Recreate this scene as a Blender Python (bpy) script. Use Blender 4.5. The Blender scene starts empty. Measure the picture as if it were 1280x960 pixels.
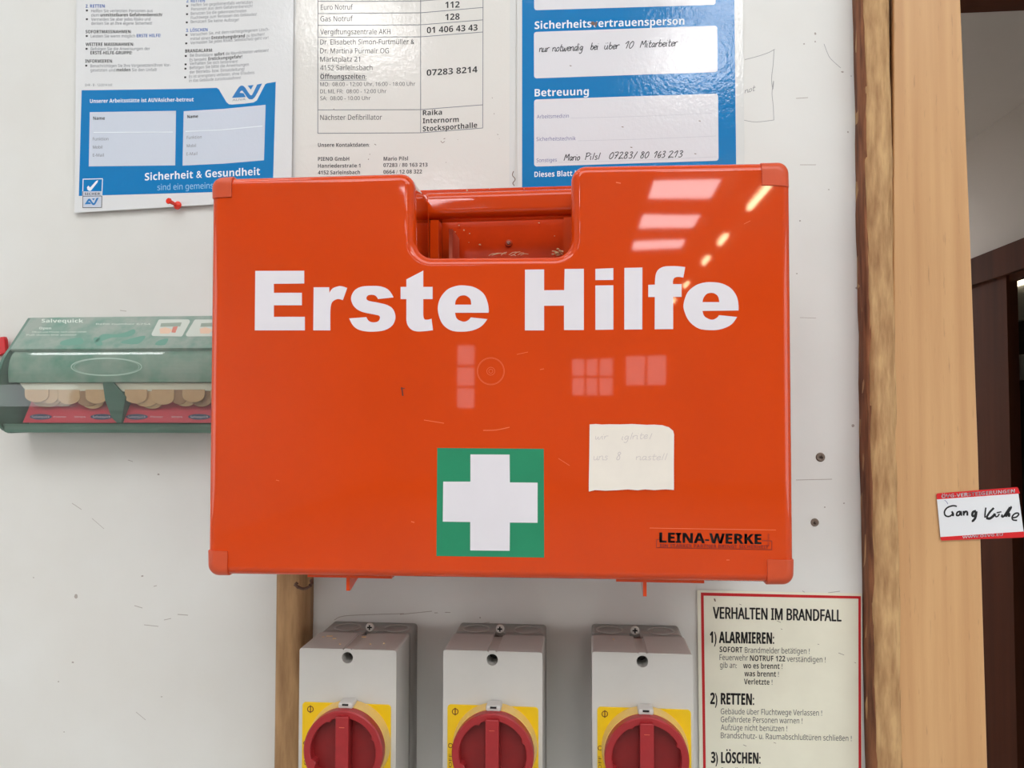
import bpy, math, random
from mathutils import Vector, Matrix
from mathutils.geometry import tessellate_polygon
random.seed(7)
S = bpy.context.scene
COL = S.collection

# ------------------------------------------------------------------ camera
F = 980.0                                   # focal length in pixels of the 1280x960 frame
CAM = Vector((0.0, -0.745, 1.55))
yc = Vector(((727 - 640) / F, -(517 - 480) / F, -1.0)).normalized()   # world +Y in camera axes
zc = Vector((-0.0026, 1, 0)); zc = (zc - zc.dot(yc) * yc).normalized()
xc = yc.cross(zc)
RWC = Matrix((xc, yc, zc))                  # camera axes -> world
cam = bpy.data.cameras.new('camera'); cam_o = bpy.data.objects.new('camera', cam); COL.objects.link(cam_o)
cam_o.matrix_world = Matrix.Translation(CAM) @ RWC.to_4x4()
cam.sensor_fit = 'HORIZONTAL'; cam.sensor_width = 36; cam.lens = F * 36 / 1280; cam.clip_start = 0.01
S.camera = cam_o

# ------------------------------------------------------------------ world, view
w = bpy.data.worlds.new('world'); S.world = w; w.use_nodes = True
w.node_tree.nodes['Background'].inputs[0].default_value = (0.80, 0.88, 1, 1)
w.node_tree.nodes['Background'].inputs[1].default_value = 0.35
S.view_settings.view_transform = 'Standard'; S.view_settings.look = 'None'
S.view_settings.gamma = 1; S.view_settings.use_curve_mapping = False
S.view_settings.exposure = -0.53
ADDED_MAIN = 5.2      # radiance of the unseen ceiling pane added to light the wall
SKY_ROW = 15.0      # radiance of the receding rows of roof lights
LAMP = 45.0
SIDE_FILL = 3.0          # radiance of the fill panels added on the hall side walls

# ------------------------------------------------------------------ materials
def lin(c):
    c = c / 255.0
    return c / 12.92 if c <= 0.04045 else ((c + 0.055) / 1.055) ** 2.4
def rgb(r, g, b): return (lin(r), lin(g), lin(b), 1)

def mat(name, col, rough=0.5, spec=0.5, metal=0, coat=0, coat_r=0.05, noise=None, bump=None, bump2=None,
        emit=None, transmission=0):
    """noise=(scale, amount, (stretch xyz))  bump=(scale, strength, distance, stretch)"""
    m = bpy.data.materials.new(name); m.use_nodes = True
    nt = m.node_tree; b = nt.nodes['Principled BSDF']
    b.inputs['Base Color'].default_value = col
    b.inputs['Roughness'].default_value = rough
    b.inputs['Metallic'].default_value = metal
    b.inputs['Specular IOR Level'].default_value = spec
    b.inputs['Coat Weight'].default_value = coat
    b.inputs['Coat Roughness'].default_value = coat_r
    b.inputs['Transmission Weight'].default_value = transmission
    tc = nt.nodes.new('ShaderNodeTexCoord')
    def nz(scale, stretch, detail=5, rgh=0.6):
        mp = nt.nodes.new('ShaderNodeMapping'); mp.inputs['Scale'].default_value = stretch
        nt.links.new(tc.outputs['Object'], mp.inputs[0])
        n = nt.nodes.new('ShaderNodeTexNoise'); n.inputs['Scale'].default_value = scale
        n.inputs['Detail'].default_value = detail; n.inputs['Roughness'].default_value = rgh
        nt.links.new(mp.outputs[0], n.inputs['Vector']); return n
    if noise:
        n = nz(noise[0], noise[2] if len(noise) > 2 else (1, 1, 1))
        mx = nt.nodes.new('ShaderNodeMix'); mx.data_type = 'RGBA'
        d = noise[3] if len(noise) > 3 else tuple(c * (1 - noise[1]) for c in col[:3]) + (1,)
        mx.inputs[6].default_value = col; mx.inputs[7].default_value = d
        mr = nt.nodes.new('ShaderNodeMapRange'); mr.inputs[1].default_value = 0.38; mr.inputs[2].default_value = 0.72
        nt.links.new(n.outputs[0], mr.inputs[0]); nt.links.new(mr.outputs[0], mx.inputs[0])
        nt.links.new(mx.outputs[2], b.inputs['Base Color'])
    last = None
    for bp in (bump, bump2):
        if bp:
            n = nz(bp[0], bp[3] if len(bp) > 3 else (1, 1, 1), bp[4] if len(bp) > 4 else 5)
            bn = nt.nodes.new('ShaderNodeBump'); bn.inputs['Strength'].default_value = bp[1]
            bn.inputs['Distance'].default_value = bp[2]
            nt.links.new(n.outputs[0], bn.inputs['Height'])
            if last: nt.links.new(last.outputs[0], bn.inputs['Normal'])
            last = bn
    if last:
        nt.links.new(last.outputs[0], b.inputs['Normal'])
        if coat: nt.links.new(last.outputs[0], b.inputs['Coat Normal'])
    if emit:
        b.inputs['Emission Color'].default_value = emit[0]; b.inputs['Emission Strength'].default_value = emit[1]
    return m

def wood_mat(name, base, dark, rough, fleck=True, sx=60, sz=1.6, bump=0.15):
    m = mat(name, base, rough)
    nt = m.node_tree; b = nt.nodes['Principled BSDF']
    tc = nt.nodes.new('ShaderNodeTexCoord')
    def nz(scale, st, det=6):
        mp = nt.nodes.new('ShaderNodeMapping'); mp.inputs['Scale'].default_value = st
        nt.links.new(tc.outputs['Object'], mp.inputs[0])
        n = nt.nodes.new('ShaderNodeTexNoise'); n.inputs['Scale'].default_value = scale; n.inputs['Detail'].default_value = det
        nt.links.new(mp.outputs[0], n.inputs['Vector']); return n
    n1 = nz(1.0, (sx, sx, sz)); n2 = nz(1.0, (420, 420, 45), 3)
    r1 = nt.nodes.new('ShaderNodeMapRange'); r1.inputs[1].default_value = .35; r1.inputs[2].default_value = .7
    nt.links.new(n1.outputs[0], r1.inputs[0])
    mx = nt.nodes.new('ShaderNodeMix'); mx.data_type = 'RGBA'; mx.inputs[6].default_value = base; mx.inputs[7].default_value = dark
    nt.links.new(r1.outputs[0], mx.inputs[0])
    out = mx
    if fleck:
        r2 = nt.nodes.new('ShaderNodeMapRange'); r2.inputs[1].default_value = .66; r2.inputs[2].default_value = .78; r2.inputs[4].default_value = .45
        nt.links.new(n2.outputs[0], r2.inputs[0])
        m2 = nt.nodes.new('ShaderNodeMix'); m2.data_type = 'RGBA'; m2.inputs[7].default_value = tuple(c * .55 for c in dark[:3]) + (1,)
        nt.links.new(mx.outputs[2], m2.inputs[6]); nt.links.new(r2.outputs[0], m2.inputs[0]); out = m2
    nt.links.new(out.outputs[2], b.inputs['Base Color'])
    bn = nt.nodes.new('ShaderNodeBump'); bn.inputs['Strength'].default_value = bump; bn.inputs['Distance'].default_value = .001
    nt.links.new(n2.outputs[0], bn.inputs['Height']); nt.links.new(bn.outputs[0], b.inputs['Normal'])
    return m

def clear_mat(name, tint, refl=1.0, rough=0.04, film=0.0):
    m = bpy.data.materials.new(name); m.use_nodes = True; nt = m.node_tree; nt.nodes.clear()
    o = nt.nodes.new('ShaderNodeOutputMaterial'); t = nt.nodes.new('ShaderNodeBsdfTransparent'); t.inputs[0].default_value = tint
    g = nt.nodes.new('ShaderNodeBsdfGlossy'); g.inputs['Roughness'].default_value = rough
    lw = nt.nodes.new('ShaderNodeLayerWeight'); lw.inputs[0].default_value = .5
    p5 = nt.nodes.new('ShaderNodeMath'); p5.operation = 'POWER'; p5.inputs[1].default_value = 5; nt.links.new(lw.outputs['Facing'], p5.inputs[0])
    ma = nt.nodes.new('ShaderNodeMath'); ma.operation = 'MULTIPLY_ADD'; ma.inputs[1].default_value = .9; ma.inputs[2].default_value = .04; nt.links.new(p5.outputs[0], ma.inputs[0])
    mx = nt.nodes.new('ShaderNodeMixShader'); nt.links.new(ma.outputs[0], mx.inputs[0])
    if film:
        d = nt.nodes.new('ShaderNodeBsdfDiffuse'); d.inputs[0].default_value = (.75, .8, .76, 1)
        m2 = nt.nodes.new('ShaderNodeMixShader'); m2.inputs[0].default_value = film
        nt.links.new(t.outputs[0], m2.inputs[1]); nt.links.new(d.outputs[0], m2.inputs[2]); nt.links.new(m2.outputs[0], mx.inputs[1])
    else: nt.links.new(t.outputs[0], mx.inputs[1])
    nt.links.new(g.outputs[0], mx.inputs[2]); nt.links.new(mx.outputs[0], o.inputs[0])
    return m

M = {}
M['wall'] = mat('painted_wall', rgb(228, 227, 223), 0.42, noise=(2.6, 0, (1, 1, 1), rgb(218, 214, 207)), bump=(9, .25, .002), bump2=(160, .12, .0004))
M['hall'] = mat('hall_paint', rgb(222, 222, 220), 0.8, noise=(1.5, .12))
M['floor'] = mat('hall_floor', rgb(176, 174, 170), 0.6, noise=(3, .15))
M['orange'] = mat('orange_plastic', rgb(213, 68, 14), 0.03, spec=.5, noise=(11, .07), bump=(7, .12, .0010, (1, 1, 1), 2))
M['orange_dull'] = mat('dusty_orange_plastic', rgb(212, 64, 12), .22, spec=.35, noise=(60, .12))
M['orange_cap'] = mat('orange_cap_plastic', rgb(209, 78, 38), 0.36, noise=(30, .12), bump=(300, .06, .0002))
M['orange_edge'] = mat('orange_scuffed', rgb(224, 116, 86), 0.5)
M['white_vinyl'] = mat('white_vinyl', rgb(228, 222, 227), 0.35, noise=(20, .04))
M['green_vinyl'] = mat('green_vinyl', rgb(34, 138, 98), 0.35, noise=(25, .1))
M['black_ink'] = mat('black_ink', rgb(22, 12, 8), 0.5)
M['red_ink_dark'] = mat('dark_red_ink', rgb(128, 24, 10), 0.5)
M['paper_note'] = mat('note_paper', rgb(236, 226, 214), 0.7, noise=(26, .07), bump=(40, .3, .0006))
M['scratch'] = mat('scratch', rgb(232, 120, 72), .4)
M['pencil'] = mat('pencil', rgb(122, 118, 122), 0.7)
M['pencil_faint'] = mat('pencil_faint', rgb(205, 193, 188), 0.7)
LB = dict(bump=(30, .12, .0012, (1, 1, .6), 3), bump2=(260, .34, .0004, (1, 1, .8), 3))
def lam(name, col, **k):
    return mat(name, col, 0.6, spec=.1, coat=1.0, coat_r=.025, **LB)
M['lam_white'] = lam('laminated_white', rgb(226, 226, 226))
M['lam_cream'] = lam('laminated_cream', rgb(228, 225, 219))
M['film'] = lam('laminate_film', rgb(222, 222, 219))
M['lam_blue'] = lam('laminated_blue', rgb(0, 122, 188))
M['lam_box'] = lam('laminated_pale_box', rgb(208, 214, 226))
M['lam_boxw'] = lam('laminated_white_box', rgb(228, 227, 231))
M['ink'] = mat('print_ink', rgb(62, 62, 66), .5)
M['ink_black'] = mat('print_ink_black', rgb(36, 34, 36), .5)
M['ink_mid'] = mat('print_ink_grey', rgb(118, 120, 128), .5)
M['ink_violet'] = mat('print_ink_violet', rgb(108, 108, 160), .5)
M['ink_blue'] = mat('print_ink_blue', rgb(50, 98, 176), .5)
M['ink_white'] = mat('print_white', rgb(232, 238, 244), .5)
M['ink_pale'] = mat('print_pale_blue', rgb(150, 200, 232), .5)
M['logo_blue'] = mat('logo_blue', rgb(28, 118, 184), .5)
M['pen'] = mat('pen', rgb(48, 48, 54), .5)
M['dirt'] = mat('dirt', rgb(120, 96, 84), .8)
M['sign'] = mat('cream_sign_plastic', rgb(240, 236, 216), .35, noise=(9, 0, (1, 1, 1), rgb(229, 224, 204)))
M['sign_red'] = mat('sign_red', rgb(196, 20, 28), .35)
M['sign_ink'] = mat('sign_ink', rgb(32, 30, 28), .5)
M['grey_plastic'] = mat('grey_plastic', rgb(206, 203, 197), .38, noise=(14, .07), bump=(500, .05, .0002))
M['grey_base'] = mat('grey_base_plastic', rgb(188, 184, 178), .45, noise=(14, .12))
M['yellow'] = mat('yellow_plate', rgb(238, 196, 10), .4, noise=(30, .08))
M['plate_ink'] = mat('plate_ink', rgb(96, 30, 20), .5)
M['collar'] = mat('yellowed_collar', rgb(226, 190, 110), .4)
M['knob_red'] = mat('red_knob', rgb(164, 38, 42), .38, noise=(60, .15))
M['knob_dark'] = mat('red_knob_inner', rgb(136, 22, 24), .45, noise=(60, .15))
M['metal'] = mat('zinc_metal', rgb(200, 198, 190), .3, metal=1)
M['black'] = mat('black', rgb(10, 9, 9), .6)
M['hole'] = mat('hole_shadow_plastic', rgb(60, 58, 56), .6)
M['beech'] = wood_mat('beech_veneer', rgb(212, 166, 116), rgb(194, 145, 97), .42, sx=70, sz=2.2)
M['beech_dark'] = wood_mat('stained_beech', rgb(150, 88, 54), rgb(120, 66, 40), .45)
M['rough_wood'] = wood_mat('raw_timber', rgb(204, 164, 114), rgb(160, 118, 76), .75, sx=170, sz=34, bump=.8)
M['rough_wood2'] = wood_mat('raw_timber_brown', rgb(178, 138, 94), rgb(146, 108, 70), .7, sx=150, sz=22, bump=.5)
M['bark_bounce'] = wood_mat('bark_bounce_wood', rgb(150, 96, 62), rgb(92, 52, 32), .85, sx=200, sz=26, bump=.8)
M['brown'] = wood_mat('dark_brown_frame', rgb(80, 42, 25), rgb(64, 33, 20), .9, sx=20, sz=1)
M['brown'].node_tree.nodes['Principled BSDF'].inputs['Specular IOR Level'].default_value = .15
M['grey_wall'] = mat('corridor_paint', rgb(196, 190, 184), .8, noise=(2, .05))
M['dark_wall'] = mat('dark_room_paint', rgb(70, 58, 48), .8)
M['green'] = mat('green_plastic', rgb(98, 128, 114), .33, noise=(20, .25), bump=(60, .1, .0005))
M['green_dust'] = mat('dusty_green_plastic', rgb(150, 160, 150), .5, noise=(38, 0, (1, 1, 1), rgb(92, 140, 122)))
M['green_dark'] = mat('dark_green_plastic', rgb(58, 92, 78), .4, noise=(30, .3))
M['clear'] = clear_mat('clear_cover', (.93, .96, .94, 1), film=.03)
M['plaster'] = mat('skin_coloured_plaster', rgb(206, 158, 118), .6, noise=(200, .1))
M['plaster_shaded'] = mat('plaster_shadow', rgb(160, 112, 80), .6)  # darker copy of the plaster; shade between overlapping strips put into colour
M['card_red'] = mat('red_refill_card', rgb(208, 38, 66), .5, noise=(40, .12))
M['navy'] = mat('navy_print', rgb(40, 44, 84), .5)
M['paper_strip'] = mat('backing_paper', rgb(222, 208, 192), .7)
M['red_key'] = mat('red_key_plastic', rgb(206, 22, 30), .35)
M['red_pin'] = mat('red_pin_plastic', rgb(232, 50, 28), .22)
M['twine'] = mat('twine', rgb(112, 84, 70), .9)
M['sticker'] = mat('sticker_white', rgb(232, 233, 236), .4)
M['sticker_red'] = mat('sticker_red', rgb(216, 22, 30), .35)
M['marker'] = mat('black_marker', rgb(14, 16, 20), .5)
M['crumb'] = mat('plaster_crumbs', rgb(232, 206, 160), .9)
M['added_main'] = mat('added_main_pane', (.8, .8, .8, 1), .5, emit=((.93, .97, 1, 1), ADDED_MAIN))
M['sky_row'] = mat('roof_light_pane', (.8, .8, .8, 1), .5, emit=((1, .96, 1, 1), SKY_ROW))
M['win'] = mat('window_daylight', (.8, .8, .8, 1), .5, emit=((.95, .95, 1, 1), 3.2))
M['side_fill'] = mat('side_fill_light', (.8, .8, .8, 1), .5, emit=((.93, .97, 1, 1), SIDE_FILL))
M['lamp'] = mat('warm_lamp', (.8, .8, .8, 1), .5, emit=((1, .86, .5, 1), LAMP))
M['warm_tube'] = mat('warm_cabinet_lamp', (.8, .8, .8, 1), .5, emit=((1, .85, .6, 1), 5))
M['frame_white'] = mat('white_frame', rgb(200, 200, 198), .6)

# ------------------------------------------------------------------ geometry helpers
def W(px, py, Y=0.0, a=0.0, b=0.0):
    """photograph pixel -> point on the real plane y = Y + a*(z-1.55) + b*x"""
    r = RWC @ Vector(((px - 640) / F, -(py - 480) / F, -1.0))
    t = (Y - CAM.y) / (r.y - a * r.z - b * r.x)
    return CAM + r * t

def WX(px, py, X):
    """photograph pixel -> point on the plane x = X"""
    r = RWC @ Vector(((px - 640) / F, -(py - 480) / F, -1.0)); return CAM + r * (X / r.x)

class MB:
    def __init__(s): s.v = []; s.f = []
    def add(s, vs, fs):
        o = len(s.v); s.v += [Vector(p) for p in vs]; s.f += [tuple(i + o for i in f) for f in fs]; return s
    def box(s, x0, x1, y0, y1, z0, z1):
        s.add([(x, y, z) for x in (x0, x1) for y in (y0, y1) for z in (z0, z1)],
              [(0, 1, 3, 2), (4, 6, 7, 5), (0, 4, 5, 1), (2, 3, 7, 6), (0, 2, 6, 4), (1, 5, 7, 3)]); return s
    def cyl(s, c, axis, r0, r1, h, n=24, cap=True):
        ax = Vector(axis).normalized(); t = Vector((0, 0, 1)) if abs(ax.z) < .9 else Vector((1, 0, 0))
        u = ax.cross(t).normalized(); v = ax.cross(u); c = Vector(c); vs = []
        for k, (r, d) in enumerate(((r0, 0), (r1, h))):
            vs += [c + ax * d + (u * math.cos(2 * math.pi * i / n) + v * math.sin(2 * math.pi * i / n)) * r for i in range(n)]
        fs = [(i, (i + 1) % n, n + (i + 1) % n, n + i) for i in range(n)]
        if cap: fs += [tuple(range(n - 1, -1, -1)), tuple(range(n, 2 * n))]
        s.add(vs, fs); return s
    def tube(s, pts, r, n=8):
        pts = [Vector(p) for p in pts]; vs = []; fs = []
        for i, p in enumerate(pts):
            d = (pts[min(i + 1, len(pts) - 1)] - pts[max(i - 1, 0)]).normalized()
            t = Vector((0, 0, 1)) if abs(d.z) < .9 else Vector((1, 0, 0)); u = d.cross(t).normalized(); v = d.cross(u)
            vs += [p + (u * math.cos(2 * math.pi * k / n) + v * math.sin(2 * math.pi * k / n)) * r for k in range(n)]
        for i in range(len(pts) - 1):
            fs += [(i * n + k, i * n + (k + 1) % n, (i + 1) * n + (k + 1) % n, (i + 1) * n + k) for k in range(n)]
        fs += [tuple(range(n - 1, -1, -1)), tuple(range((len(pts) - 1) * n, len(pts) * n))]
        s.add(vs, fs); return s
    def slab(s, outl, yf, yb, r=0.0, steps=5):
        """outline in (x,z), rounded front edge at y=yf, straight back to yb"""
        n = len(outl)
        area = sum(outl[i][0] * outl[(i + 1) % n][1] - outl[(i + 1) % n][0] * outl[i][1] for i in range(n))
        if area < 0: outl = outl[::-1]
        nr = []
        for i in range(n):
            a, b, c = Vector(outl[i - 1]), Vector(outl[i]), Vector(outl[(i + 1) % n])
            d1 = (b - a).normalized(); d2 = (c - b).normalized()
            n1 = Vector((-d1.y, d1.x)); n2 = Vector((-d2.y, d2.x)); m = (n1 + n2)
            m = m.normalized(); m = m / max(.35, m.dot(n1)); nr.append(m)
        rings = [(yb, 0)]
        if r:
            rings += [(yf + r * (1 - math.sin(a)), r * (1 - math.cos(a))) for a in [math.pi / 2 * k / steps for k in range(steps + 1)]]
        else: rings += [(yf, 0)]
        vs = []
        for (y, d) in rings: vs += [(outl[i][0] + nr[i].x * d, y, outl[i][1] + nr[i].y * d) for i in range(n)]
        fs = []
        for k in range(len(rings) - 1):
            fs += [(k * n + i, (k + 1) * n + i, (k + 1) * n + (i + 1) % n, k * n + (i + 1) % n)[::-1] for i in range(n)]
        L = (len(rings) - 1) * n
        fs.append(tuple(L + i for i in range(n))); fs.append(tuple(range(n - 1, -1, -1)))
        s.add(vs, fs); return s
    def flat(s, loops, th, fn):
        """filled px outline (first loop outer, rest holes) on the surface fn(px,py,off), thickness th"""
        pts = [p for l in loops for p in l]
        tris = tessellate_polygon([[Vector((p[0], p[1], 0)) for p in l] for l in loops])
        n = len(pts)
        vs = [fn(p[0], p[1], th) for p in pts] + [fn(p[0], p[1], 0) for p in pts]
        fs = []
        for t in tris:
            a, b, c = [Vector(pts[i]) for i in t]
            cr = (b - a).x * (c - a).y - (b - a).y * (c - a).x
            t = tuple(t) if cr < 0 else tuple(t)[::-1]
            fs.append(t)
        o = 0
        for l in loops:
            m = len(l)
            for i in range(m):
                j = (i + 1) % m
                fs.append((o + i, o + j, n + o + j, n + o + i))
            o += m
        s.add(vs, fs); return s
    def stroke(s, pts, wd, th, fn):
        """ribbon of px width wd along a px polyline"""
        P = [Vector(p) for p in pts]
        if len(P) < 2: return s
        L = []; R = []
        for i, p in enumerate(P):
            d = P[min(i + 1, len(P) - 1)] - P[max(i - 1, 0)]
            if d.length < 1e-6: d = Vector((1, 0))
            d.normalize(); nn = Vector((-d.y, d.x)) * wd / 2
            L.append(p + nn); R.append(p - nn)
        vs = [fn(q.x, q.y, th) for q in L] + [fn(q.x, q.y, th) for q in R]
        n = len(P)
        s.add(vs, [(i, i + 1, n + i + 1, n + i)[::-1] for i in range(n - 1)]); return s

def obj(name, mb, m, parent=None, smooth=False, wn=False, origin=None, kind=None, label=None):
    me = bpy.data.meshes.new(name)
    if origin is None:
        if parent is not None: origin = parent['_o']
        else:
            xs = [v.x for v in mb.v]; ys = [v.y for v in mb.v]; zs = [v.z for v in mb.v]
            origin = ((min(xs) + max(xs)) / 2, (min(ys) + max(ys)) / 2, min(zs))
    o3 = Vector(origin)
    me.from_pydata([v - o3 for v in mb.v], [], mb.f)
    me.materials.append(M[m] if isinstance(m, str) else m)
    if smooth:
        me.polygons.foreach_set('use_smooth', [True] * len(me.polygons))
    me.update()
    o = bpy.data.objects.new(name, me); COL.objects.link(o)
    if parent is not None:
        o.parent = parent; o.location = (0, 0, 0)
    else: o.location = o3
    o['_o'] = tuple(o3)
    if wn:
        md = o.modifiers.new('normals', 'WEIGHTED_NORMAL'); md.mode = 'FACE_AREA'; md.weight = 100
    if kind: o['kind'] = kind
    if label: o['label'] = label
    return o
def tag(o, label, cat, group=None):
    o['label'] = label; o['category'] = cat
    if group: o['group'] = group
    return o
def thing(name, loc, label, cat, group=None):
    o = bpy.data.objects.new(name, None); COL.objects.link(o); o.location = loc; o['_o'] = tuple(loc)
    o.empty_display_size = .02
    return tag(o, label, cat, group)

def curve(path, sub=5):
    """closed path; points (x,y) corners, (x,y,1) smooth -> dense polyline (Catmull-Rom through smooth runs)"""
    n = len(path); out = []
    for i in range(n):
        p1 = path[i]; p2 = path[(i + 1) % n]
        P1 = Vector(p1[:2]); P2 = Vector(p2[:2]); out.append(tuple(P1))
        s1 = len(p1) > 2; s2 = len(p2) > 2
        if not (s1 or s2): continue
        P0 = Vector(path[i - 1][:2]); P3 = Vector(path[(i + 2) % n][:2])
        T1 = (P2 - P0) / 2 if s1 else (P2 - P1); T2 = (P3 - P1) / 2 if s2 else (P2 - P1)
        if not s1: T1 = (P2 - P1) * 1.5 - T2 * .5
        if not s2: T2 = (P2 - P1) * 1.5 - T1 * .5
        for k in range(1, sub):
            t = k / sub; t2 = t * t; t3 = t2 * t
            q = P1 * (2 * t3 - 3 * t2 + 1) + T1 * (t3 - 2 * t2 + t) + P2 * (-2 * t3 + 3 * t2) + T2 * (t3 - t2)
            out.append(tuple(q))
    return out
def smooth_line(pts, sub=4):
    P = [Vector(p) for p in pts]; out = []
    for i in range(len(P) - 1):
        p0 = P[max(i - 1, 0)]; p1 = P[i]; p2 = P[i + 1]; p3 = P[min(i + 2, len(P) - 1)]
        for k in range(sub):
            t = k / sub
            out.append(.5 * ((2 * p1) + (p2 - p0) * t + (2 * p0 - 5 * p1 + 4 * p2 - p3) * t * t + (3 * p1 - p0 - 3 * p2 + p3) * t ** 3))
    out.append(P[-1]); return out
def rrect(x0, y0, x1, y1, r, n=5, corners=(1, 1, 1, 1)):
    out = []
    for k, (cx, cy, a0) in enumerate(((x0, y0, 180), (x1, y0, 270), (x1, y1, 0), (x0, y1, 90))):
        if not corners[k]: out.append((cx, cy)); continue
        mx = cx + r if cx == x0 else cx - r; my = cy + r if cy == y0 else cy - r
        for i in range(n + 1):
            a = math.radians(a0 + 90 * i / n); out.append((mx + r * math.cos(a), my + r * math.sin(a)))
    return out
def fillet(pts, rad, n=5):
    """round every corner of a polygon; rad = list of radii"""
    out = []; m = len(pts)
    for i in range(m):
        p = Vector(pts[i]); a = Vector(pts[i - 1]); b = Vector(pts[(i + 1) % m]); r = rad[i] if isinstance(rad, (list, tuple)) else rad
        if r <= 0: out.append(tuple(p)); continue
        d1 = (a - p).normalized(); d2 = (b - p).normalized(); ang = d1.angle(d2)
        t = r / math.tan(ang / 2); c = p + (d1 + d2).normalized() * (r / math.sin(ang / 2))
        s = p + d1 * t; e = p + d2 * t
        a0 = math.atan2(s.y - c.y, s.x - c.x); a1 = math.atan2(e.y - c.y, e.x - c.x)
        da = (a1 - a0 + math.pi) % (2 * math.pi) - math.pi
        for k in range(n + 1):
            q = a0 + da * k / n; out.append((c.x + r * math.cos(q), c.y + r * math.sin(q)))
    return out
def surf(Y, a=0.0, b=0.0):
    """surface function: real plane; off = distance towards the room"""
    return lambda px, py, off=0: W(px, py, Y - off, a, b)

# ---- printed type: font outlines laid as thin flat print on the real surface
_fc = {}
UML = {'ä': 'a', 'ö': 'o', 'ü': 'u', 'Ä': 'A', 'Ö': 'O', 'Ü': 'U'}
def sans(t, bold):
    o = ''
    for c in t:
        if 'A' <= c <= 'Z': o += chr((0x1D5D4 if bold else 0x1D5A0) + ord(c) - 65)
        elif 'a' <= c <= 'z': o += chr((0x1D5EE if bold else 0x1D5BA) + ord(c) - 97)
        elif '0' <= c <= '9': o += chr((0x1D7EC if bold else 0x1D7E2) + ord(c) - 48)
        else: o += c
    return o
def _load_glyphs():
    """outlines and advances of all letters used, read in one evaluation"""
    used = {False: ' !&,-./01245678:;ABDEFGHIKLMNOPRSTUVabcdefghijklmnopqrstuvwyzß',
            True: ' !&)-./012345678:ABCDEFGHIKLMNOPRSTUVWabcdefghiklmnopqrstuvwzß'}
    todo = []
    cu = bpy.data.curves.new('t', 'FONT'); cu.body = ''.join(sans(c, b) for b in (False, True) for c in used[b]); o = bpy.data.objects.new('t', cu); COL.objects.link(o)
    bpy.context.view_layer.update(); bpy.data.objects.remove(o); bpy.data.curves.remove(cu)      # fills the glyph cache once
    for bold in (False, True):
        for c in used[bold]:
            for suffix in ('', '|'):
                cu = bpy.data.curves.new('t', 'FONT'); cu.body = sans(c, bold) + suffix; cu.resolution_u = 2
                o = bpy.data.objects.new('t', cu); COL.objects.link(o); todo.append((c, bold, suffix, o, cu))
    cu = bpy.data.curves.new('t', 'FONT'); cu.body = '|'; o = bpy.data.objects.new('t', cu); COL.objects.link(o); todo.append(('|', False, '', o, cu))
    bpy.context.view_layer.update(); dg = bpy.context.evaluated_depsgraph_get(); raw = {}
    for (c, bold, suffix, o, cu) in todo:
        ev = o.evaluated_get(dg); me = ev.to_mesh()
        raw[(c, bold, suffix)] = ([(v.co.x, v.co.y) for v in me.vertices], [tuple(p.vertices) for p in me.polygons]); ev.to_mesh_clear()
    for (c, bold, suffix, o, cu) in todo: bpy.data.objects.remove(o); bpy.data.curves.remove(cu)
    bx = min(v[0] for v in raw[('|', False, '')][0])
    for bold in (False, True):
        for c in used[bold]:
            bar = max(v[0] for v in raw[(c, bold, '|')][0]); w_bar = max(v[0] for v in raw[('|', False, '')][0])
            _fc[(c, bold)] = (raw[(c, bold, '')], bar - w_bar)
def glyph_mesh(text, bold):
    if not _fc: _load_glyphs()
    vs = []; fs = []; x = 0.0
    for c in text:
        b = UML.get(c, c); (gv, gf), adv = _fc[(b, bold)]
        o = len(vs); vs += [(x + v[0], v[1]) for v in gv]; fs += [tuple(i + o for i in f) for f in gf]
        if c in UML:                                    # the two dots of an umlaut
            cx = x + (max(v[0] for v in gv) + min(v[0] for v in gv)) / 2; r = .065 if bold else .048; gy = max(v[1] for v in gv) + .10 + r * .4
            for sx in (-1, 1):
                o = len(vs); q = cx + sx * (.14 if b != 'O' else .17)
                vs += [(q + r * math.cos(k * math.pi / 4), gy + r * math.sin(k * math.pi / 4)) for k in range(8)]; fs.append(tuple(range(o, o + 8)))
        x += adv
    return vs, fs
hv, _ = glyph_mesh('H', False); CAPH = max(v[1] for v in hv) - min(v[1] for v in hv)
def text(mb, s, x0, y0, x1, y1, h, fn, off, bold=0.0, shear=0.0):
    """bold > 0: bold letters (over .03 also thickened); bold < 0: regular letters thickened"""
    vs, fs = glyph_mesh(s, bold > 0)
    if not vs: return
    u0 = min(v[0] for v in vs); u1 = max(v[0] for v in vs)
    d = Vector((x1 - x0, y1 - y0)); L = d.length; d.normalize(); k = L / (u1 - u0); kv = h / CAPH
    up = Vector((0, -1)) if abs(d.x) > .5 else Vector((d.y, -d.x))
    sm = (abs(bold) if bold < 0 else max(0, bold - .03)) * h
    for dx, dy in (((-sm, 0), (sm, 0), (0, sm * .7), (0, -sm * .7)) if sm > 0 else ((0, 0),)):
        o = len(mb.v)
        for (u, v) in vs:
            p = Vector((x0, y0)) + d * ((u - u0) * k + dx) + up * (v * kv + dy) + d * v * kv * shear
            mb.v.append(fn(p.x, p.y, off))
        mb.f += [tuple(i + o for i in f) for f in fs]

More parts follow.
